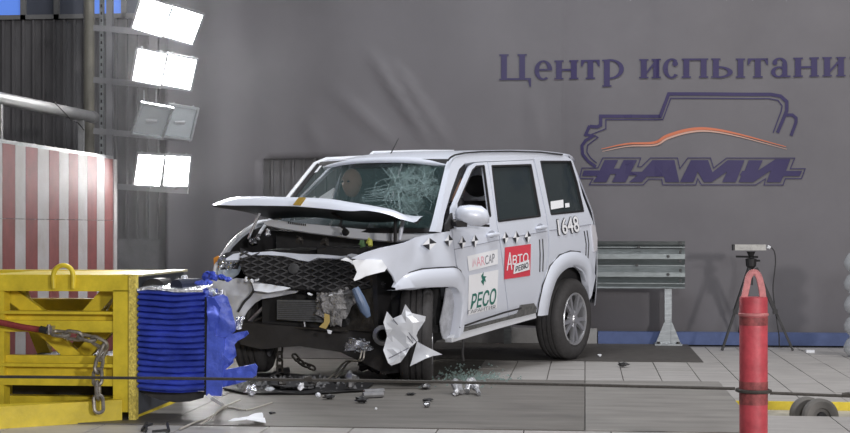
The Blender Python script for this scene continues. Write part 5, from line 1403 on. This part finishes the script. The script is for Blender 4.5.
dummy('seated dummy with a pale face behind the intact half of the windshield', hp_.x, -.36, hp_.z, -.15, False)
hd_ = chit(455, 189, (0, .40, 0), (0, 1, 0)); print('DRV head', hd_)
dummy('seated dummy at the steering wheel behind the cracked glass', hd_.x, .40, hd_.z, .1)

# ================================================================== DEBRIS
def fl_sheet(name, pts, m, label, cat, th=.006, sp=.05, cr=.01, seed=0, group=None, z0=.010, lift=0.0):
    P = [flo(*p) for p in pts]; P2 = [(q.x, q.y) for q in P]; vs, fs = fill2d(P2, (), sp)
    def mp(x, y, t): return V((x, y, z0 + th * (1 - t) + max(0, cr * (1 + noise.noise(V((x * 8, y * 8, seed)))) + lift * max(0, noise.noise(V((x * 3, y * 3, seed + 3)))))))
    mb = MB(); sheet(mb, vs, fs, mp, th); return tag(mb.build(name, m, smooth=30), label, cat, group)
def bit(px, py, r, m, name, label, cat, seed, flat=.5, group=None, sc=1.0):
    c = flo(px, py); rr = random.Random(seed); mb = MB(); mb.sphere((0, 0, 0), 1, (1, 1, 1), 12, 8)
    A_ = Matrix.Rotation(rr.uniform(0, 3.1), 3, 'Z')
    for i, q in enumerate(mb.v):
        k = 1 + .8 * noise.noise(q * 1.8 + V((seed * 2.3, 0, 0))) + .4 * noise.noise(q * 5 + V((0, seed * 1.7, 0)))
        mb.v[i] = c + A_ @ V((q.x * k * sc, q.y * k * .7, q.z * k * flat)) * r
    zm = min(q.z for q in mb.v)
    base_ = .036 if (225 < px < 374 and 376 < py < 396.5) else .007
    for q in mb.v: q.z += base_ - zm
    return tag(mb.build(name, m, smooth=18), label, cat, group)
fl_sheet('undertray', [(222, 391), (236, 380), (262, 376), (300, 377), (352, 380), (374, 386), (364, 393), (316, 396), (246, 396)], black_plastic, 'torn black plastic undertray lying flat in the debris before the car', 'car panel', cr=.008, sp=.08)
fl_sheet('undertray_piece', [(270, 380), (279, 374), (288, 372), (290, 377), (281, 380)], dark_plastic, 'small bent dark plate beside the hanging chain', 'car panel', cr=.03)
fl_sheet('liner_scrap', [(268, 392), (276, 386), (300, 387), (318, 389), (312, 393.5), (285, 394)], dark_plastic, 'crumpled dark liner scrap on top of the black undertray', 'car panel', cr=.015, seed=5, z0=.034)
fl_sheet('foil_scrap', [(228, 428.5), (238, 424.5), (248, 423.5), (262, 420), (264, 424), (266, 427), (256, 426.5), (246, 426.5)], white_plain, 'torn white film scrap lying alone on the floor', 'scrap', .003, .04, .03, 3)
qa = ony(209.5, 396.5, YF - .02); qb = flo(221.5, 407.5); dd = (qb - qa).normalized()
mb = MB().bar(qa, qb + V((0, 0, .02)), .032, .022, (0, 1, 0)); tag(mb.build('foam_strip', white_plain), 'white strip leaning from the blue block to the floor', 'strip')
items = [(262, 387.5, .045, steel, 'lamp_reflector', 'crumpled bright reflector piece by the blue block', 'car part', .5), (271, 384.2, .035, chrome, 'chrome_trim', 'short shiny trim scrap on the dark undertray edge', 'car part', .3),
         (246, 386, .05, dirty_metal, 'broken_casting', 'dark broken casting next to the torn blue flap', 'car part', .9), (251, 398, .05, foil, 'lamp_fragment', 'glinting lamp fragment where the white wires cross', 'car part', .8),
         (270, 396, .05, lens_glass, 'lens_piece', 'flat pale lens piece on the undertray', 'car part', .25), (301, 395.5, .035, white_plain, 'wire_clip', 'white wire clip at the end of the looped wires', 'clip', .9),
         (318, 399, .02, white_plain, 'plastic_clip', 'tiny white clip beside the dark liner scrap', 'clip', .9), (350, 393, .065, steel, 'mirror_shell', 'upright shiny curved shell standing in the debris', 'car part', 1.0),
         (329, 400, .055, black_plastic, 'hose_stub', 'flat black hose stub in front of the undertray', 'car part', .3), (426, 390, .065, steel, 'crushed_pump', 'crushed silver tube piece by the front tyre', 'car part', .3),
         (411, 396, .045, black_plastic, 'rubber_scrap', 'thin black rubber scrap on bare floor', 'scrap', .2), (428, 402, .055, black_plastic, 'plastic_sliver', 'flat black plastic blade above a shiny ring', 'scrap', .15),
         (427, 408, .04, steel, 'metal_ring', 'small shiny bent ring in front of the black blade', 'car part', .5), (440, 379, .05, black_plastic, 'seal_scrap', 'black seal scrap behind the front tyre', 'scrap', .3),
         (376, 411, .014, white_plain, 'plastic_chip', 'tiny pale chip alone on the open floor', 'chip', .6), (623, 367.5, .05, dark_plastic, 'trim_scrap', 'small dark scrap on the pale tiles by the mat', 'scrap', .4),
         (600, 357.5, .02, white_plain, 'plastic_chip', 'tiny pale chip lying on the rubber mat by the rear tyre', 'chip', .6), (362, 404, .05, black_plastic, 'rubber_scrap', 'small black scrap in front of the silver bar', 'scrap', .4),
         (272, 415, .03, black_plastic, 'rubber_scrap', 'short black sliver near the white film scrap', 'scrap', .25), (282, 392, .05, dirty_metal, 'broken_casting', 'small grey casting resting in the undertray middle', 'car part', .6),
         (312, 391, .04, dirty_metal, 'broken_casting', 'grey metal knob beside the looped wires', 'car part', .7), (300, 388, .035, dark_plastic, 'plastic_shard', 'black plastic shard at the back of the undertray', 'scrap', .8), (335, 389, .03, dark_plastic, 'plastic_shard', 'black plastic shard near the upright shiny shell', 'scrap', .8)]
for i, (px, py, r, m, nm, lb, cat, fl_) in enumerate(items): bit(px, py, r * .85, m, nm, lb, cat, 200 + i, fl_)
mb = MB(); a_ = flo(363, 399.5); b_ = flo(383, 398.5); mb.tube([a_ + V((0, 0, .03)), b_ + V((0, 0, .03))], .022, 8); mb.tube([a_ + V((0, .05, .05)), b_ + V((0, .05, .05))], .018, 8)
tag(mb.build('silver_bar', steel), 'short ribbed silver bar on the floor near the front tyre', 'car part')
def bent(pts, rs, m, name, label):
    P = [flo(px, py) + V((0, 0, h + .012)) for px, py, h in pts]; path = smooth_path(P, 4); n_ = len(path)
    R_ = [rs[min(len(rs) - 1, int(i / (n_ - 1) * (len(rs) - 1) + .5))] * (1 + .25 * noise.noise(path[i] * 30)) for i in range(n_)]
    return tag(MB().tube(path, R_, 9).build(name, m, smooth=30), label, 'car part')
cast = mat('cast_alloy', (.60, .60, .62), .35, .55, var=.35, vscale=30, bump=.4, bscale=50)
bent([(453.5, 397, .0), (457, 396.5, .03), (455, 394, .07), (459, 394, .06), (461.5, 396, .02)], [.014, .022, .030, .020, .016], cast, 'bright_bracket', 'bright metal bracket touching the silver casting by the glass crumbs')
bent([(467, 395.5, .02), (471, 394, .08), (475, 395, .06), (479, 397, .01)], [.02, .034, .030, .018], cast, 'silver_casting', 'bulky silver casting beside the bright bracket')
# dark twisted bits at the lower edge beside the frame
tw_ = thing('twisted_bracket', 'twisted black bracket with prongs at the foot of the yellow frame', 'bracket', flo(160, 433))
for (a_, b_) in (((142, 432, 0), (147, 428, .02)), ((147, 428, .02), (146, 433, .0)), ((147, 430, .015), (152, 428.5, .015)), ((169, 433, .0), (167, 428.5, .02)), ((152, 433.5, 0), (169, 433, .005))):
    MB().bar(flo(a_[0], a_[1]) + V((0, 0, a_[2] + .012)), flo(b_[0], b_[1]) + V((0, 0, b_[2] + .012)), .014, .014).build('prong', black_plastic, tw_)
# wires
def wire(pts, m, name, label, r=.006, zs=None):
    P = [flo(*p) + V((0, 0, r + .007 + (zs[i] if zs else 0))) for i, p in enumerate(pts)]
    return tag(MB().tube(smooth_path(P, 5), r, 6).build(name, m, smooth=True), label, 'wire')
wire([(180, 431), (196, 424), (206, 421.5), (214, 416), (224, 410), (232, 410), (246, 412), (258, 409), (272, 404.5)], wire_m, 'loose_wire', 'pale loose wire running from the frame foot past the white strip')
wire([(200, 429), (210, 423), (222, 412), (231, 408), (240, 404)], wire_m, 'loose_wire', 'short pale wire ending at the white leaning strip', zs=[.016] * 5)
w0 = [chit(*p, (3.06, .4, .5), (.9, .4, 0)) for p in ((362, 351), (358, 358))]
W0 = [CM @ q for q in w0]
for k, (lab, dx) in enumerate((('pale wire pair hanging from the car front, outer strand', 0), ('pale wire pair hanging from the car front, inner strand', 4))):
    P = [W0[0] + V((.02 * k, 0, 0)), W0[1] + V((.03 * k, 0, -.02))] + [flo(345 + dx, 374) + V((0, 0, .10)), flo(330 + dx * 1.5, 381) + V((0, 0, .03)), flo(314 + dx, 386 + k) + V((0, 0, .03)), flo(303, 391.5 + k) + V((0, 0, .03))]
    tag(MB().tube(smooth_path(P, 6), .006, 6).build('hanging_wire', wire_m, smooth=True), lab, 'wire')
# chains under the car nose
qz = lambda px, py: chit(px, py, (2.9, 0, .4), (1, 0, 0))
chain('tow_chain', 'dark chain hanging straight down from the car nose', [CM @ qz(280, 346), CM @ qz(279.5, 356), CM @ qz(280, 364), CM @ qz(279, 372), CM @ qz(283, 376)], dark_chain, .075, .042, .009)
chain('tow_chain', 'dark chain lying slanted under the car nose', [CM @ qz(294, 355), CM @ qz(300, 362), CM @ qz(308, 366), CM @ qz(316, 369)], dark_chain, .075, .042, .009)
# broken window glass, beyond counting
gm = MB(); rg = random.Random(5)
for i in range(300):
    px = rg.gauss(470, 20); py = 381 - abs(rg.gauss(0, 4.5)) if rg.random() < .8 else rg.uniform(365, 390); c = flo(px, py); r = rg.uniform(.006, .014)
    gm.add([c + V((-r, -r, .007)), c + V((r, -r * .5, .007)), c + V((0, r, .007)), c + V((rg.uniform(-r, r) * .5, 0, .007 + r * 1.4))], [(0, 1, 3), (1, 2, 3), (2, 0, 3), (0, 2, 1)])
tag(gm.build('glass_crumbs', crystals), 'greenish crumbs of broken window glass on the floor by the front tyre', 'glass', kind='stuff')
gm = MB()
for i in range(170):
    px = min(362, max(240, rg.gauss(300, 34))); py = min(393, max(381, rg.gauss(388, 4))); c = flo(px, py); r = rg.uniform(.005, .018)
    gm.add([c + V((-r, -r, .034)), c + V((r, -r * .5, .034)), c + V((0, r, .034)), c + V((rg.uniform(-r, r) * .5, 0, .034 + r * 1.8))], [(0, 1, 3), (1, 2, 3), (2, 0, 3), (0, 2, 1)])
tag(gm.build('plastic_crumbs', mat('grit', (.16, .16, .165), .4, var=.9, vscale=60, col2=(.03, .03, .03))), 'grey and black crumbs of broken plastic around the undertray', 'debris', kind='stuff')

# ================================================================== SMOKE
hz = bpy.data.materials.new('smoke'); hz.use_nodes = True; nt = hz.node_tree
for n_ in list(nt.nodes):
    if n_.type != 'OUTPUT_MATERIAL': nt.nodes.remove(n_)
out_ = [n_ for n_ in nt.nodes if n_.type == 'OUTPUT_MATERIAL'][0]
vs_ = nt.nodes.new('ShaderNodeVolumeScatter'); vs_.inputs['Color'].default_value = (.92, .92, .95, 1); vs_.inputs['Anisotropy'].default_value = .35
tc = nt.nodes.new('ShaderNodeTexCoord'); nz_ = nt.nodes.new('ShaderNodeTexNoise'); nz_.inputs['Scale'].default_value = .9; nz_.inputs['Detail'].default_value = 4
nt.links.new(tc.outputs['Object'], nz_.inputs[0])
mr = nt.nodes.new('ShaderNodeMapRange'); mr.inputs['From Min'].default_value = .35; mr.inputs['From Max'].default_value = .7; mr.inputs['To Min'].default_value = .004; mr.inputs['To Max'].default_value = .026
nt.links.new(nz_.outputs[0], mr.inputs['Value']); nt.links.new(mr.outputs[0], vs_.inputs['Density']); nt.links.new(vs_.outputs[0], out_.inputs['Volume'])
sm = MB().box((-4.42, 12.2, .4), (-.2, 15.95, 4.4)).build('drifting_smoke', hz)
tag(sm, 'thin grey smoke drifting between the lit lamps and the car nose', 'smoke', kind='stuff')

# groups of look-alike repeats
for o in bpy.data.objects:
    if o.parent is None and 'group' not in o:
        k = o.name.split('.')[0]
        if k == 'crash_test_dummy': o['group'] = 'dummies seated in the car'
        elif k == 'anchor_post': o['group'] = 'anchor posts of the rope'
        elif k == 'tow_chain': o['group'] = 'chains under the car nose'
        elif k in ('loose_wire', 'hanging_wire'): o['group'] = 'pale wires on the floor'
        elif k in ('broken_casting', 'plastic_chip', 'plastic_shard', 'rubber_scrap'): o['group'] = 'crash debris on the floor'
